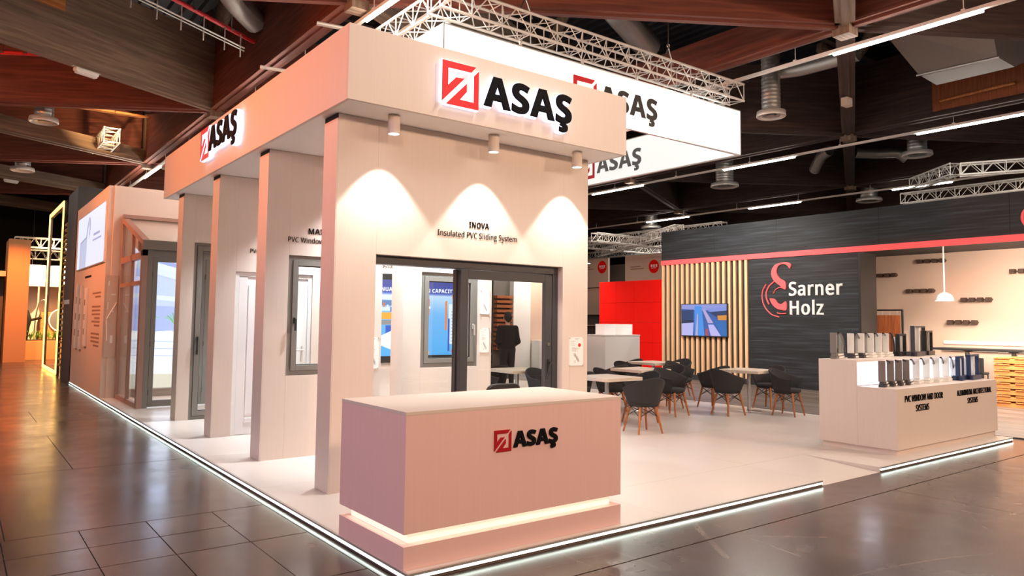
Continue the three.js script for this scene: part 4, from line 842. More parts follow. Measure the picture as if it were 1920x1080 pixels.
  [[20.5, 12.6, 20.5, 24, 5.25, 'upper of the far trusses above the sign panels'], [18.4, 13, 23, 22, 5.0, 'slanting far truss crossing above the sign panels'], [24.5, 15, 24.5, 27, 5.1, 'farthest truss behind the sign panels'], [17, 16, 26, 16, 4.85, 'lower cross truss above the right sign panel'], [17, 20, 26, 20, 5.1, 'cross truss above the left sign panel']].forEach(([a, b, c, d, y, l]) => tr('ceiling_truss', l, a, b, c, d, y, 0.32, 0.6));
  [[20.4, 6.0, 20.4, 0.4, 5.45, 'long truss just above the dark fascia on the right'], [20.3, 5.6, 18.9, 3.9, 5.85, 'second truss above the dark fascia, turned across the first'], [18.9, 3.8, 20.2, 1.0, 5.8, 'rear truss above the dark fascia on the right']].forEach(([a, b, c, d, y, l]) => tr('ceiling_truss', l, a, b, c, d, y, 0.3, 0.5));
}

// ---------------------------------------------------------------- end block of the open stand with conservatory
{
  const t = thing('end_block', 'tall peach block closing the stand behind the glazed porch', 'wall', [2.8, YP, 15.3]);
  part('side_panel', bx(0.0, 0.1, YP, 4.53, 12.95, 17.85, 0.003), M.panel, t, { grain: 'y' });
  part('front_panel', bx(0.1, 6.4, YP, 4.53, 12.9, 13.0, 0.003), M.panel, t, { grain: 'y' });
  part('end_panel', [bx(0.1, 6.4, YP, 4.53, 17.75, 17.85), bx(6.3, 6.4, YP, 4.53, 13.0, 17.75)], M.panel, t);
  part('top', bx(0.1, 6.3, 4.4, 4.5, 13.0, 17.75), M.panel, t);
  const art = canvasTex(512, 256, (g, w, h) => {
    g.fillStyle = '#dfe4fb'; g.fillRect(0, 0, w, h); g.fillStyle = '#b9c0dc'; g.beginPath(); g.moveTo(60, h); g.lineTo(60, 130); g.lineTo(180, 110); g.quadraticCurveTo(200, 30, 236, 24); g.quadraticCurveTo(262, 40, 256, 110); g.lineTo(236, 130); g.lineTo(236, 100); g.quadraticCurveTo(240, 60, 225, 60); g.quadraticCurveTo(205, 90, 200, 140); g.lineTo(190, h); g.fill();
    g.strokeStyle = '#6f7690'; g.lineWidth = 5; g.beginPath(); g.moveTo(62, h - 4); g.lineTo(66, 128); g.lineTo(186, 112); g.quadraticCurveTo(206, 30, 238, 24); g.quadraticCurveTo(268, 50, 246, 108); g.stroke();
    g.fillStyle = '#9ba3c8'; g.fillRect(322, 112, 110, 11); g.fillRect(310, 138, 150, 8);
  });
  const s = thing('light_poster', 'white backlit poster with a handle drawing on the end block side', 'poster', [0, 2.92, 15]);
  part('casing', bx(-0.03, -0.001, 2.90, 4.23, 13.05, 17.3, 0.004), M.alu, s);
  { const g = new THREE.PlaneGeometry(4.2, 1.28); part('display', face(g, 'l', -0.032, 3.565, 15.175), S({ color: C(0.05, 0.05, 0.05), emissive: C(1, 1, 1), emissiveMap: art, emissiveIntensity: 0.8, roughness: 0.4 }), s, { keep: true }); }
  area(-0.04, 3.56, 15.17, 4.1, 1.2, -8, 3.56, 15.17, C(0.85, 0.88, 1), 0.7);
  for (const [v, y0, y1, l] of [[16.9, 0.95, 2.55, 'leftmost'], [16.2, 0.95, 2.5, 'middle'], [15.35, 1.05, 2.42, 'rightmost']]) {
    const k = thing('profile_strip', `${l} of the three upright white sample strips on the end block side`, 'sample', [0, y0, v], { group: 'sample strips on the end block side' });
    part('strip', bx(-0.05, -0.001, y0, y1, v - 0.12, v + 0.12, 0.006), M.white, k);
    part('dark_insert', [0.2, 0.45, 0.7].map((f) => bx(-0.055, -0.05, y0 + (y1 - y0) * f, y0 + (y1 - y0) * (f + 0.1), v - 0.05, v + 0.05)), M.bronze, k);
  }
  const tx = []; for (const [y, n] of [[2.25, 2], [1.95, 4], [1.62, 2], [1.35, 4]]) for (let i = 0; i < n; i++) tx.push(bx(-0.003, -0.0005, y - i * 0.085, y - i * 0.085 + 0.04, 13.4, 13.4 + 1.15 - (i === n - 1 ? 0.4 : 0)));
  solo('text_panel', tx, M.brownframe, 'block of small brown text lines on the end block side', 'lettering');
  solo('text_panel', bx(-0.003, -0.0005, 2.66, 2.71, 14.9, 15.9), M.ink, 'single dark heading line below the backlit poster', 'lettering');
  // cut-away sample board at the corner
  const cs = thing('system_board', 'grey technical drawing board between the block corner and the porch', 'sign', [0.12, 0.9, 12.85]);
  part('sheet', bx(0.03, 0.24, 0.9, 2.62, 12.885, 12.899), S({ color: C(0.60, 0.46, 0.38), roughness: 0.5 }), cs);
  part('drawing', [bx(0.06, 0.08, 2.4, 2.5, 12.88, 12.885), bx(0.12, 0.2, 2.2, 2.23, 12.88, 12.885), bx(0.06, 0.075, 1.9, 2.05, 12.88, 12.885), bx(0.13, 0.18, 1.85, 1.88, 12.88, 12.885), bx(0.13, 0.18, 1.2, 1.36, 12.88, 12.885), bar([0.05, 1.7, 12.87], [0.23, 2.05, 12.87], 0.012), bar([0.05, 1.68, 12.87], [0.07, 1.25, 12.87], 0.012)], M.white, cs);

  // glazed lean-to porch
  const c = thing('glazed_porch', 'lean-to conservatory porch with brown frame and sloping glass roof', 'porch', [1.7, YP, 11.7]);
  const U0 = 0.26, U1 = 3.4, VF = 10.6, VB = 12.86, fm = M.brownframe, w = 0.10;
  const roofY = (v) => 3.12 + (v - VF) * 0.29;
  part('corner_post', [bx(U0, U0 + w, YP, roofY(VF), VF, VF + 0.14, 0.004)], fm, c);
  part('wall_post', [bx(U0, U0 + w, YP, roofY(VB - 0.1), VB - 0.1, VB, 0.004)], fm, c);
  part('side_mullion', [bx(U0, U0 + 0.06, YP, roofY(11.68), 11.65, 11.72, 0.003)], fm, c);
  for (const [a, b] of [[YP, YP + 0.09], [2.36, 2.44], [2.86, 2.98]]) part('side_rail', bx(U0, U0 + 0.08, a, b, VF + 0.14, VB - 0.1), fm, c);
  { const s2 = shp([[VF, roofY(VF) - 0.02], [VB, roofY(VB) - 0.02], [VB, roofY(VB) + 0.08], [VF, roofY(VF) + 0.08]]); const g = ext(s2, 0.12, 0.003); g.rotateY(Math.PI / 2); part('side_rafter', g.translate(U0, 0, 0), fm, c); }
  { const s2 = shp([[11.1, 2.985], [11.62, 2.985], [11.62, 3.34], [11.1, 3.2]]); void s2; }
  for (const [v0, v1] of [[VF + 0.14, 11.65], [11.72, VB - 0.1]]) {
    part('side_pane', bx(U0 + 0.03, U0 + 0.038, YP + 0.09, 2.36, v0, v1), M.pane, c); part('side_pane', bx(U0 + 0.03, U0 + 0.038, 2.44, 2.86, v0, v1), M.pane, c);
    const g = ext(shp([[v0, 2.98], [v1, 2.98], [v1, roofY(v1) - 0.02], [v0, roofY(v0) - 0.02]]), 0.008); g.rotateY(Math.PI / 2); part('gable_pane', g.translate(U0 + 0.03, 0, 0), M.pane, c);
  }
  part('gable_panel', (() => { const g = ext(shp([[10.74, 2.98], [11.02, 2.98], [11.65, 3.16], [12.4, roofY(12.4) - 0.02], [10.74, roofY(10.74) - 0.02]]), 0.03); g.rotateY(Math.PI / 2); return g.translate(U0 + 0.04, 0, 0); })(), fm, c);
  part('gutter', [bx(U0, U1, 3.02, 3.20, VF - 0.06, VF + 0.06, 0.01), bx(U0, U1, 2.90, 3.02, VF, VF + 0.12, 0.004)], M.taupe, c);
  for (const u of [1.5, 2.6]) { const g = ext(shp([[VF, roofY(VF)], [VB, roofY(VB)], [VB, roofY(VB) + 0.10], [VF, roofY(VF) + 0.10]]), 0.07, 0.003); g.rotateY(Math.PI / 2); part('rafter', g.translate(u, 0, 0), M.brownframe, c); }
  { const g = ext(shp([[VF, roofY(VF) + 0.05], [VB, roofY(VB) + 0.05], [VB, roofY(VB) + 0.06], [VF, roofY(VF) + 0.06]]), U1 - U0 - 0.24); g.rotateY(Math.PI / 2); part('roof_pane', g.translate(U0 + 0.12, 0, 0), new THREE.MeshPhysicalMaterial({ color: C(0.92, 0.88, 0.82), transmission: 0.85, thickness: 0, roughness: 0.25 }), c); }
  part('ridge_rail', bx(U0, U1, roofY(VB) + 0.06, roofY(VB) + 0.14, VB - 0.1, VB, 0.004), fm, c);
  part('end_post', bx(U1 - w, U1, YP, roofY(VF), VF, VF + 0.14), fm, c);
  part('front_post', bx(U0 + w + 0.001, U0 + 0.19, YP, 2.90, VF + 0.005, VF + 0.12, 0.004), M.taupe, c);
  const leaf = (u0, u1) => {
    const d = part('folding_door', [bx(u0, u0 + 0.085, YP + 0.02, 2.895, VF + 0.02, VF + 0.09, 0.004), bx(u1 - 0.085, u1, YP + 0.02, 2.895, VF + 0.02, VF + 0.09, 0.004), bx(u0 + 0.085, u1 - 0.085, 2.80, 2.895, VF + 0.02, VF + 0.09, 0.004), bx(u0 + 0.085, u1 - 0.085, YP + 0.02, YP + 0.14, VF + 0.02, VF + 0.09, 0.004)], M.taupe, c);
    part('pane', bx(u0 + 0.086, u1 - 0.086, YP + 0.14, 2.80, VF + 0.05, VF + 0.058), M.pane, d);
    part('hinge', [0.3, 1.2, 2.5].map((y) => bx(u0 - 0.012, u0 + 0.006, y, y + 0.10, VF + 0.008, VF + 0.03, 0.004)), M.black, d);
  };
  leaf(0.455, 1.40); leaf(1.41, 2.36); leaf(2.37, 3.29);
  const mural = canvasTex(1024, 1024, (g, w2, h) => {
    g.fillStyle = '#b4c0f2'; g.fillRect(0, 0, w2, h);
    const q = (p, c2) => { g.fillStyle = c2; g.beginPath(); p.forEach(([x, y], i) => (i ? g.lineTo(x * w2, y * h) : g.moveTo(x * w2, y * h))); g.fill(); };
    q([[0, 0], [1, 0], [1, 0.34], [0, 0.12]], '#d6dffa'); q([[0, 0.05], [1, 0.28], [1, 0.31], [0, 0.08]], '#9aa4dc'); q([[0, 0.12], [1, 0.34], [1, 0.40], [0, 0.16]], '#cfdaf2'); q([[0.1, 0.0], [1, 0.16], [1, 0.19], [0, 0.02]], '#a9b3e4');
    q([[0, 0.17], [1, 0.42], [1, 0.60], [0, 0.60]], '#b9c6f5'); q([[0, 0.34], [1, 0.40], [1, 0.44], [0, 0.37]], '#d5def2'); q([[0, 0.60], [1, 0.66], [1, 1], [0, 1]], '#eef1fb');
    q([[0, 0.42], [1, 0.45], [1, 0.62], [0, 0.6]], '#9fadeb');
    for (let k = 0; k < 5; k++) { const x = 0.12 + k * 0.2; for (let i = 0; i < 9; i++) { g.strokeStyle = i % 2 ? '#4f9a6a' : '#7fbf86'; g.lineWidth = 7; g.beginPath(); g.moveTo(x * w2, 0.56 * h); g.quadraticCurveTo((x + (i - 4) * 0.012) * w2, 0.5 * h, (x + (i - 4) * 0.02) * w2, (0.46 + Math.abs(i - 4) * 0.012) * h); g.stroke(); } }
    q([[0, 0.62], [0.3, 0.6], [0.34, 0.66], [0, 0.66]], '#ffffff'); q([[0, 0.66], [1, 0.70], [1, 0.80], [0, 0.76]], '#dfe6f8'); g.strokeStyle = '#9fb0d8'; g.lineWidth = 5; for (const y of [0.67, 0.72, 0.77]) { g.beginPath(); g.moveTo(0, y * h); g.lineTo(w2, (y + 0.03) * h); g.stroke(); }
    q([[0, 0.90], [1, 0.92], [1, 1], [0, 1]], '#c8c2b0');
  });
  const mm = S({ color: C(0.06, 0.06, 0.06), emissive: C(1, 1, 1), emissiveMap: mural, emissiveIntensity: 1.05, roughness: 0.5 });
  const mu = thing('garden_mural', 'backlit garden picture in cool blue behind the porch glass', 'poster', [1.8, 0.3, 12.8]);
  part('casing', bx(0.46, 3.28, 0.22, 3.32, 12.80, 12.845), M.alu, mu);
  part('display', plainCard(0.48, 0.24, 12.797, 2.78, 3.06), mm, mu, { keep: true });
  area(1.87, 1.7, 12.79, 2.6, 2.8, 1.87, 1.7, 0, C(0.75, 0.82, 1), 0.9);
}

// ---------------------------------------------------------------- left background: dark panel, louvres, yellow frame, orange stand
{
  const t = thing('louvre_stand', 'tall dark grey panel with a column of timber louvres beside the peach block', 'wall', [0.3, 0, 19.6]);
  part('wall_panel', bx(0.0, 3.0, 0, 5.2, 18.05, 20.0, 0.004), M.greywall, t);
  part('end_face', bx(-0.004, 3.0, 0, 5.2, 17.93, 18.05), M.black, t);
  part('recess', bx(0.25, 3.0, 0, 5.0, 20.0, 20.95), M.umber, t);
  for (let i = 0; i < 26; i++) { const y = 0.30 + i * 0.165; const g = new THREE.BoxGeometry(0.20, 0.055, 0.9); g.rotateZ(-0.35); part('louvre', g.translate(0.12, y, -20.47), M.ply, t, { grain: 'v' }); }
  part('label_plate', bx(-0.008, -0.001, 2.08, 2.2, 18.7, 19.9), M.paper, t);
  const y = thing('glowing_frame', 'tall portal frame edged with glowing yellow light', 'frame', [0, 0, 22.9]);
  part('frame', [bx(0.0, 0.07, 0, 5.2, 20.96, 21.1), bx(0.0, 0.07, 0, 5.2, 24.9, 25.04), bx(0.0, 0.07, 5.06, 5.2, 21.1, 24.9), bx(0.0, 0.07, 0, 0.1, 21.1, 24.9)], M.umber, y);
  part('light_line', [bx(-0.03, -0.001, 0.02, 5.19, 20.97, 21.10), bx(-0.03, -0.001, 0.02, 5.19, 24.86, 25.0), bx(-0.03, -0.001, 5.08, 5.19, 21.1, 24.86), bx(-0.03, -0.001, 0.02, 0.12, 21.1, 24.86)], M.yellow, y);
  area(-0.04, 2.6, 21.03, 0.12, 5.1, -6, 2.6, 21.03, C(1, 0.42, 0.07), 5); area(-0.04, 0.07, 23, 3.7, 0.1, -6, 0.07, 23, C(1, 0.42, 0.07), 3);
  part('inner_lamp', bx(0.8, 2.6, 5.1, 5.14, 22, 24), M.downglow, y);
  area(1.7, 5.08, 23, 1.6, 1.6, 1.7, 0, 23, C(1, 0.48, 0.14), 8);
  const o = thing('orange_stand', 'orange lit stand wall at the far left end of the aisle', 'wall', [-0.7, 0, 28.8]);
  part('wall_panel', bx(-0.97, -0.28, 0, 4.6, 28.5, 30.3, 0.006), M.orangelit, o, { grain: 'y' });
  part('wing_panel', bx(-6, -1.0, 3.2, 3.4, 28.8, 30), M.beige, o); part('wing_back', bx(-6, -1.0, 0, 3.2, 29.8, 30), M.greywall, o);
  spot(-1.2, 5.6, 25.5, -0.6, 2.0, 28.6, C(1, 0.30, 0.07), 120, 0.5, 0.6);
  const p = thing('planter', 'long orange planter box full of green leaves at the far left', 'planter', [1.2, 0, 30.6]);
  part('trough', bx(-0.27, 3.2, 0, 0.76, 30.0, 30.9, 0.01), M.orangelit, p); part('soil', bx(-0.24, 3.17, 0.76, 0.79, 30.03, 30.87), M.soil, p);
  for (let k = 0; k < 26; k++) {
    const pu = -0.15 + k * 0.125 + rr(-0.03, 0.03), pv = 30.15 + rr(0, 0.5), gs = [];
    for (let i = 0; i < 7; i++) { const a = rr(0, 6.28), L = rr(0.22, 0.45), sp2 = rr(0.08, 0.22), s = new THREE.Shape(); s.moveTo(0, 0); s.quadraticCurveTo(0.05, L * 0.5, 0, L); s.quadraticCurveTo(-0.05, L * 0.5, 0, 0); const g = ext(s, 0.004); g.rotateX(sp2 * 2.4); g.rotateY(a); gs.push(g.translate(pu, 0.78, -pv)); }
    const f = part('leaf_tuft', gs, M.leaf, p);
  }
  spot(1.3, 4.4, 28.2, 1.3, 0.9, 30.6, C(1, 0.50, 0.16), 150, 0.7, 0.6);
  const b = thing('far_display', 'pale display wall with a round mirror behind the planter', 'wall', [2, 0, 34]);
  part('wall_panel', bx(-0.4, 6, 0, 3.4, 34, 34.2), M.beige, b); part('cabinet', bx(0.55, 3, 0, 1.9, 33.4, 33.9, 0.01), M.ply, b);
  part('mirror', disc(0.5, 0.04, 0, 0, 0, 32).rotateX(Math.PI / 2).translate(1.35, 1.55, -33.36), M.steel, b); part('mirror_rim', new THREE.TorusGeometry(0.5, 0.03, 8, 36).translate(1.35, 1.55, -33.34), M.white, b);
  [[0.1, 'left'], [1.2, 'right']].forEach(([u, s2]) => { const d = thing('drum_shade', `large pale drum shade hung over the far display, the ${s2} one`, 'lamp', [u, 3.0, 33], { local: true }); part('shade', lathe([[0.52, 0], [0.52, 0.9], [0.50, 0.9], [0.50, 0]], 0, 0, 0, 28), M.paper, d); part('cord', bar([0, 0.9, 0], [0, 3.4, 0], 0.012), M.black, d); });
  const bl = thing('black_ornament', 'black curved ornament standing in the planter at far left', 'ornament', [-0.12, 0.8, 30.3]);
  part('figure', [tube([[-0.2, 0.8, 30.35], [-0.15, 1.3, 30.35], [-0.1, 1.6, 30.35], [-0.22, 1.95, 30.35]], 0.10, 8), tube([[-0.1, 1.55, 30.35], [0.15, 1.62, 30.3], [0.32, 1.66, 30.25]], 0.05, 8)], M.black, bl);
  const gl = thing('gooseneck_lamp', 'tall thin curved lamp standing behind the planter', 'lamp', [0.4, 0, 32]);
  part('stem', tube([[0.2, 0, 32], [0.25, 1.6, 32], [0.36, 2.3, 32], [0.55, 2.42, 32], [0.66, 2.28, 32]], 0.025, 8), M.steel, gl);
  spot(1.2, 5.5, 30, 1.6, 1.5, 34, C(1, 0.60, 0.28), 300, 0.8, 0.6);
  const tr = globalThis.trussRun;
  tr('ceiling_truss', 'far white truss above the drum shades, upper one', -0.6, 32.4, 4.5, 32.4, 4.62, 0.4, 0.45);
  tr('ceiling_truss', 'far white truss above the drum shades, lower one', -0.6, 35, 5, 35, 4.3, 0.4, 0.45);
  tr('ceiling_truss', 'short square truss end hung high above the left stands', 1.05, 20.2, 1.05, 22.4, 7.0, 0.42, 0.5);
}

// ---------------------------------------------------------------- services under the roof
{
  const spiral = (name, label, pts, r, cat = 'duct') => {
    const t = thing(name, label, cat, pts[0]);
    const c = new THREE.CatmullRomCurve3(pts.map((p) => V3(...p)), false, 'catmullrom', 0.3), L = c.getLength(), n = Math.round(L / 0.045);
    const g = new THREE.TubeGeometry(c, n * 2, r, 16, false), p = g.attributes.position, m = new THREE.Vector3();
    for (let i = 0; i <= n * 2; i++) { c.getPointAt(Math.min(1, i / (n * 2)), m); const k = i % 2 ? 1.045 : 1; for (let j = 0; j <= 16; j++) { const q = i * 17 + j; p.setXYZ(q, m.x + (p.getX(q) - m.x) * k, m.y + (p.getY(q) - m.y) * k, m.z + (p.getZ(q) - m.z) * k); } }
    g.computeVertexNormals(); part('duct_wall', g, M.duct, t); return t;
  };
  const diffuser = (label, u, y, v, r, up, local = true) => {
    const t = thing('air_diffuser', label, 'duct', [u, y, v], { local: true, group: 'round air diffusers under the roof' });
    part('collar', lathe([[r * 0.7, 0.14], [r * 1.15, 0.13], [r * 1.2, 0.02], [r * 1.12, 0.0], [r * 1.02, 0.03], [r * 0.7, 0.10]], 0, 0, 0, 28), M.truss, t);
    const pr = [[r * 0.72, 0.12]]; for (let y2 = 0.14; y2 < up; y2 += 0.09) pr.push([r * 0.75, y2], [r * 0.78, y2 + 0.02], [r * 0.75, y2 + 0.04]); pr.push([r * 0.75, up]);
    part('duct_wall', lathe(pr, 0, 0, 0, 24), M.duct, t);
    part('vane', [lathe([[0, 0.05], [r * 0.35, 0.03], [r * 0.34, 0.045], [0, 0.065]], 0, 0, 0, 20), lathe([[r * 0.5, 0.05], [r * 0.72, 0.03], [r * 0.71, 0.045], [r * 0.5, 0.065]], 0, 0, 0, 24)], M.duct, t);
    return t;
  };
  diffuser('round diffuser on a short duct in the upper left, nearest one', -0.9, 6.66, 17.46, 0.28, 3.19);
  diffuser('round diffuser on a short duct at left, second row away', -0.85, 6.66, 25.4, 0.30, 3.19);
  diffuser('tall ribbed vertical duct ending in a round diffuser right of the banner', 12.0, 6.42, 5.0, 0.27, 3.42);
  diffuser('round diffuser above the first light rail left of centre right', 18.65, 6.48, 11.2, 0.40, 3.415);
  diffuser('small far round diffuser above the dark fascia end', 25.2, 6.45, 20.5, 0.42, 3.4);
  diffuser('round diffuser high over the dark fascia, right one', 19.5, 6.65, 5.15, 0.34, 3.245);
  diffuser('small round diffuser just above the dark fascia truss', 25.7, 6.55, 9.7, 0.40, 3.3);
  spiral('flexible_duct', 'silver ribbed flexible duct curving through the roof at top left', [[0.7, 8.9, 9.8], [1.3, 8.4, 10.1], [1.75, 8.1, 10.4], [2.28, 7.95, 10.8]], 0.24);
  spiral('flexible_duct', 'horizontal ribbed flexible duct joining the tall vertical duct at right', [[12.27, 7.55, 5.1], [12.38, 7.5, 4.5], [12.42, 7.5, 3.9], [12.45, 7.5, 3.2]], 0.17);
  spiral('flexible_duct', 'far bent ribbed duct above the dark fascia, elbow to the right', [[21.2, 7.5, 7.9], [21.8, 7.5, 7.5], [22.3, 7.5, 7.0], [22.5, 7.3, 6.8]], 0.18);
  spiral('flexible_duct', 'far short ribbed duct left of the slanting strut above the dark fascia', [[21.3, 7.15, 9.4], [20.9, 7.5, 8.9], [20.7, 7.6, 8.5]], 0.18);
  spiral('round_duct', 'pale round duct slanting through the roof behind the front truss', [[7.7, 8.95, 6.6], [8.5, 8.75, 6.7], [10.6, 8.4, 7.4]], 0.30);
  // sheet metal hood
  const h = thing('air_hood', 'large grey sheet metal air hood under the roof at upper right', 'duct', [14.3, 7.3, 2]);
  for (const [u, v] of [[13, 2.3], [15.9, 1.1], [15.9, 3]]) part('hanger_rod', bar([u, 7.74, v], [u, 9.5, v], 0.02, 6), M.steel, h);
  const hood = new THREE.BufferGeometry(), A = [[12.2, 7.75, 2.6], [12.9, 7.75, 0.9], [16.1, 7.75, 0.9], [16.1, 7.75, 3.2]], B = [[14.25, 7.3, 2.78], [14.38, 7.3, 1.28], [15.3, 7.3, 1.28], [15.3, 7.3, 2.85]];
  const pp = []; const tri = (...q) => q.forEach(([u, y2, v]) => pp.push(u, y2, -v));
  for (let i = 0; i < 4; i++) { const j = (i + 1) % 4; tri(A[i], B[i], B[j]); tri(A[i], B[j], A[j]); } tri(B[0], B[2], B[1]); tri(B[0], B[3], B[2]); tri(A[0], A[1], A[2]); tri(A[0], A[2], A[3]);
  hood.setAttribute('position', new THREE.Float32BufferAttribute(pp, 3)); hood.computeVertexNormals();
  part('hood_wall', hood, S({ color: C(0.26, 0.24, 0.225), roughness: 0.5, metalness: 0.3, side: THREE.DoubleSide }), h);
  part('flange', [bar([14.23, 7.29, 2.82], [14.36, 7.29, 1.24], 0.03, 6)], M.steel, h);
  const pw = thing('roof_board', 'orange-brown board placed behind the sheet metal hood', 'panel', [16.4, 7.0, 2.2]);
  part('board', bx(16.38, 16.42, 7.0, 7.75, 0.9, 3.4), M.board, pw); part('pipe', bar([16.3, 7.2, 3.2], [16.3, 7.25, 1.6], 0.035, 8), M.ply, pw);  // brown board against the girder face, with a pipe before it
  // pipes
  const pipe = (label, a, b, r, m = M.redpipe) => { const t = thing('sprinkler_pipe', label, 'pipe', a); part('pipe', bar(a, b, r, 8), m, t); for (const f of [0.2, 0.5, 0.8]) { const q = a.map((x, i) => x + (b[i] - x) * f); part('hanger', [bar([q[0] - 0.0, q[1], q[2]], [q[0], q[1] + 0.5, q[2]], 0.012, 5), disc(r + 0.012, 0.04, q[0], q[1], q[2], 10)], M.steel, t); } return t; };
  pipe('red sprinkler pipe running beside the girder at top left', [-0.5, 7.75, 9.5], [2.3, 7.6, 10.99], 0.045);
  pipe('red sprinkler pipe at the left edge above the reddish girder', [-2.6, 7.4, 14.9], [-1.25, 7.4, 14.1], 0.045);
  pipe('red pipe end showing above the front truss', [5.6, 8.8, 6.2], [5.85, 8.6, 6.4], 0.06);
  const rail = thing('cable_conduit', 'bright conduit with short drop rods clipped along the top left girder', 'conduit', [0, 7.2, 9.6]);
  part('conduit', [bar([-1.1, 7.36, 8.92], [2.0, 7.3, 10.66], 0.018, 6), bar([-1.1, 7.30, 8.92], [2.0, 7.24, 10.66], 0.012, 6)], M.truss, rail);
  part('drop_rod', [0.25, 0.4, 0.55, 0.7, 0.85, 0.97].map((f) => bar([-1.1 + 3.1 * f, 7.55, 8.92 + 1.74 * f], [-1.1 + 3.1 * f, 7.08, 8.92 + 1.74 * f], 0.014, 6)), M.truss, rail);
  const em = (label, u, y2, v, a) => { const t = thing('emergency_light', label, 'light', [u, y2, v], { local: true, turn: a, group: 'white emergency lights on the girders' }); part('housing', bx(-0.25, 0.25, 0.02, 0.11, -0.07, 0.07, 0.03), M.white, t); part('diffuser', bx(-0.22, 0.22, -0.012, 0.022, -0.055, 0.055, 0.012), M.paper, t); part('bracket', bx(-0.3, 0.3, 0.105, 0.12, -0.03, 0.03), M.steel, t); };
  em('white emergency light under the big girder at upper left', -0.55, 6.74, 12.78, 0.49); em('small white emergency light under a far girder at left edge', -1.0, 6.74, 28.78, 0.49);
  const sg = thing('gallery_panel', 'amber lit boards high between the girders at upper left', 'panel', [0.9, 8.1, 21.4]);
  for (let i = 0; i < 3; i++) { const g = new THREE.BoxGeometry(0.92, 0.05, 1.5); g.rotateX(0.2); part('board', g.translate(-0.25 + i * 0.95, 8.2, -21.4), M.ply, sg, { grain: 'v' }); }
  part('bearer', [bx(-0.7, 2.2, 8.28, 8.36, 20.9, 20.96), bx(0.9, 0.96, 8.36, 9.895, 20.9, 20.96)], M.bronze, sg);
  spot(0.9, 6.9, 19.4, 0.9, 8.2, 21.4, C(1, 0.66, 0.30), 40, 0.7, 0.7);
  { const g = plank([-3.4, 11.17], [-1.02, 12.42], 0.05, 0.8, 7.86); solo('roof_board', g, M.ply, 'pale plywood board bolted on the big girder at the top left corner', 'panel', { keep: true }); }
  const sn = (label, u, y2, v) => { const t = thing('wall_sensor', label, 'sensor', [u, y2, v], { local: true }); part('case', bx(-0.12, 0.12, 0, 0.2, -0.08, 0.08, 0.02), M.beige, t); part('lens', bx(-0.08, 0.08, 0.03, 0.14, -0.09, -0.078, 0.004), M.truss, t); };
  sn('small white sensor box on the roof strut at upper right', 13.25, 6.65, 3.9);
  [[2.0, 6.2, 9.4, 'nearer'], [2.0, 5.2, 13, 'farther']].forEach(() => 0);
  const ab = (label, u, y2, v) => { const t = thing('aerial_bar', label, 'bracket', [u, y2, v]); part('bar', bar([u - 0.28, y2 + 0.28, v + 0.05], [u + 0.28, y2 + 0.28, v - 0.05], 0.022, 6), M.truss, t); part('stem', bar([u, y2, v], [u, y2 + 0.28, v], 0.014, 6), M.steel, t); };
  ab('T-shaped bar on the canopy roof near its front corner', 0.62, 4.53, 2.6); ab('T-shaped bar on the canopy roof halfway along its side', 0.6, 4.53, 4.3);
}

// ---------------------------------------------------------------- added unseen lamps standing in for the orange light from the left
{
  const brg = thing('added_lamp_bar', 'long dark bar added to carry the unseen orange lamps over the left aisle', 'truss', [-5.2, 6.2, 10]);
  part('pipe', bar([-5.2, 6.3, 2], [-5.2, 6.3, 19], 0.03, 8), M.black, brg); part('drop', [3, 10, 18].map((v) => bar([-5.2, 6.3, v], [-5.2, 9.5, v], 0.012, 6)), M.steel, brg);
  let s0 = null;
  [[5.2, 0.35, 4.6, 3.4], [9, 0.35, 4.5, 7.2], [13, 0.1, 3.2, 13.2], [17.5, 0, 2.5, 16.5], [11, -1.5, 7.6, 16.5], [9.5, 1.0, 4.3, 12.9]].forEach(([v, tu, ty, tv], i) => {
    const lab = `added orange stage lamp on the unseen aisle bar, ${['nearest', 'second', 'third', 'farthest', 'upward tilted', 'porch-facing'][i]} one`;
    if (!s0) { s0 = thing('added_stage_lamp', lab, 'light', [-5.2, 6.0, v], { local: true, group: 'added orange stage lamps' }); part('can', lathe([[0.02, 0.32], [0.10, 0.30], [0.11, 0.02], [0.12, 0], [0.10, 0.02], [0.09, 0.28], [0, 0.29]], 0, -0.1, 0, 20), M.black, s0); part('lens', disc(0.095, 0.01, 0, -0.07, 0), M.orangeglow, s0); }
    else copy(s0, [-5.2, 6.0, v + (i > 3 ? 0.6 : 0)], lab);
    const d = new THREE.Vector3(tu + 5.2, ty - 6, -(tv - v)).normalize();
    spot(-5.2 + d.x * 0.15, 5.86, v, tu, ty, tv, C(1, 0.22, 0.03), ORANGE_CD * [1, 1.1, 1.1, 0.6, 0.4, 0.6][i], 0.55, 0.9);
  });
}

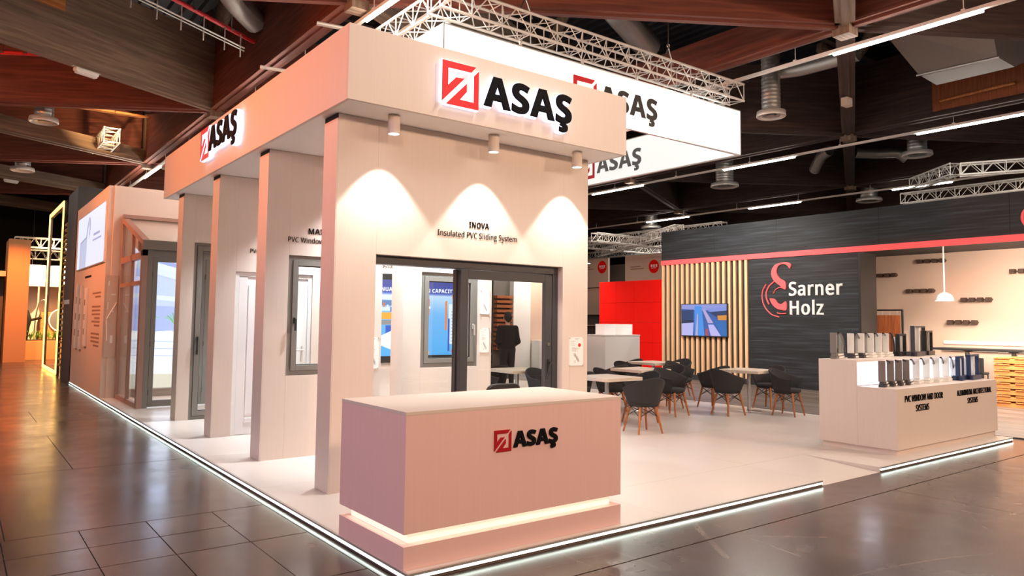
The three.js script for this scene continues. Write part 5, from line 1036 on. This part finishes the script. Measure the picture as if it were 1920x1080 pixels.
{  // added unseen floodlights filling the front, left and neighbouring faces
  const brg = thing('added_lamp_bar', 'added black bar of fill floodlights over the front aisle behind the viewer', 'truss', [3, 5, -7.5]);
  part('pipe', bar([-8, 5.22, -7.5], [14, 5.22, -7.5], 0.03, 8), M.black, brg); part('drop', [-7, 0, 7, 13].map((u) => bar([u, 5.2, -7.5], [u, 9.5, -7.5], 0.012, 6)), M.steel, brg);
  let f0 = null;
  [[-5, 1.2, 'leftmost', FILL_TINT, 1], [0.5, 2, 'second', FILL_TINT, 1], [5.5, 4, 'third', FILL_TINT, 0.85], [11, 9, 'rightmost', FILL_TINT, 1.7]].forEach(([u, tu, n, c, k]) => {
    const lab = `added fill floodlight on the front bar, ${n} one`;
    if (!f0) { f0 = thing('added_flood_lamp', lab, 'light', [u, 4.9, -7.5], { local: true, group: 'added fill floodlights' }); part('housing', [bx(-0.2, 0.2, 0.0, 0.22, -0.16, 0.1, 0.02), bx(-0.015, 0.015, 0.2, 0.32, -0.02, 0.02)], M.black, f0); part('lens', bx(-0.17, 0.17, 0.03, 0.19, 0.101, 0.108), M.downglow, f0); }
    else copy(f0, [u, 4.9, -7.5], lab);
    const l = spot(u, 5.0, -7.35, tu, 2.2, 2.0, C(...c), FILL_CD * k, 0.95, 0.8); l.shadow.radius = 14;
  });
  const l = thing('added_flood_lamp', 'added pinkish fill floodlight on a post beyond the left aisle', 'light', [-10, 4.8, 0.5], { local: true, turn: -Math.PI / 2 });
  part('housing', bx(-0.2, 0.2, 0.0, 0.22, -0.16, 0.1, 0.02), M.black, l); part('lens', bx(-0.17, 0.17, 0.03, 0.19, 0.101, 0.108), M.downglow, l); part('post', bar([0, -4.8, -0.1], [0, 0.02, -0.1], 0.04, 8), M.black, l);
  copy(f0, [10.6, 6.6, 8], 'added floodlight beside the ring banner, brightening the dark neighbouring stand', { turn: -Math.PI / 2 });
  solo('added_lamp_pole', bar([10.6, 6.9, 8], [10.6, 9.5, 8], 0.02, 6), M.black, 'thin pole added to hold the floodlight beside the ring banner', 'pole');
  const d2 = spot(10.75, 6.7, 8, 15.7, 1.6, 8.8, C(1, 0.93, 0.84), 175, 0.75, 0.9); d2.shadow.radius = 10;  // added to brighten the slat wall, out of sight behind the banner
  const s = spot(-9.8, 4.9, 0.5, 0, 0.7, 1.5, C(1, 0.66, 1), 62, 0.6, 0.8); s.shadow.radius = 14;  // added pink fill for the left side of the counter
}

scene.traverse((o) => { if (o.isMesh) { o.castShadow = true; o.receiveShadow = true; } });
renderer.render(scene, camera);
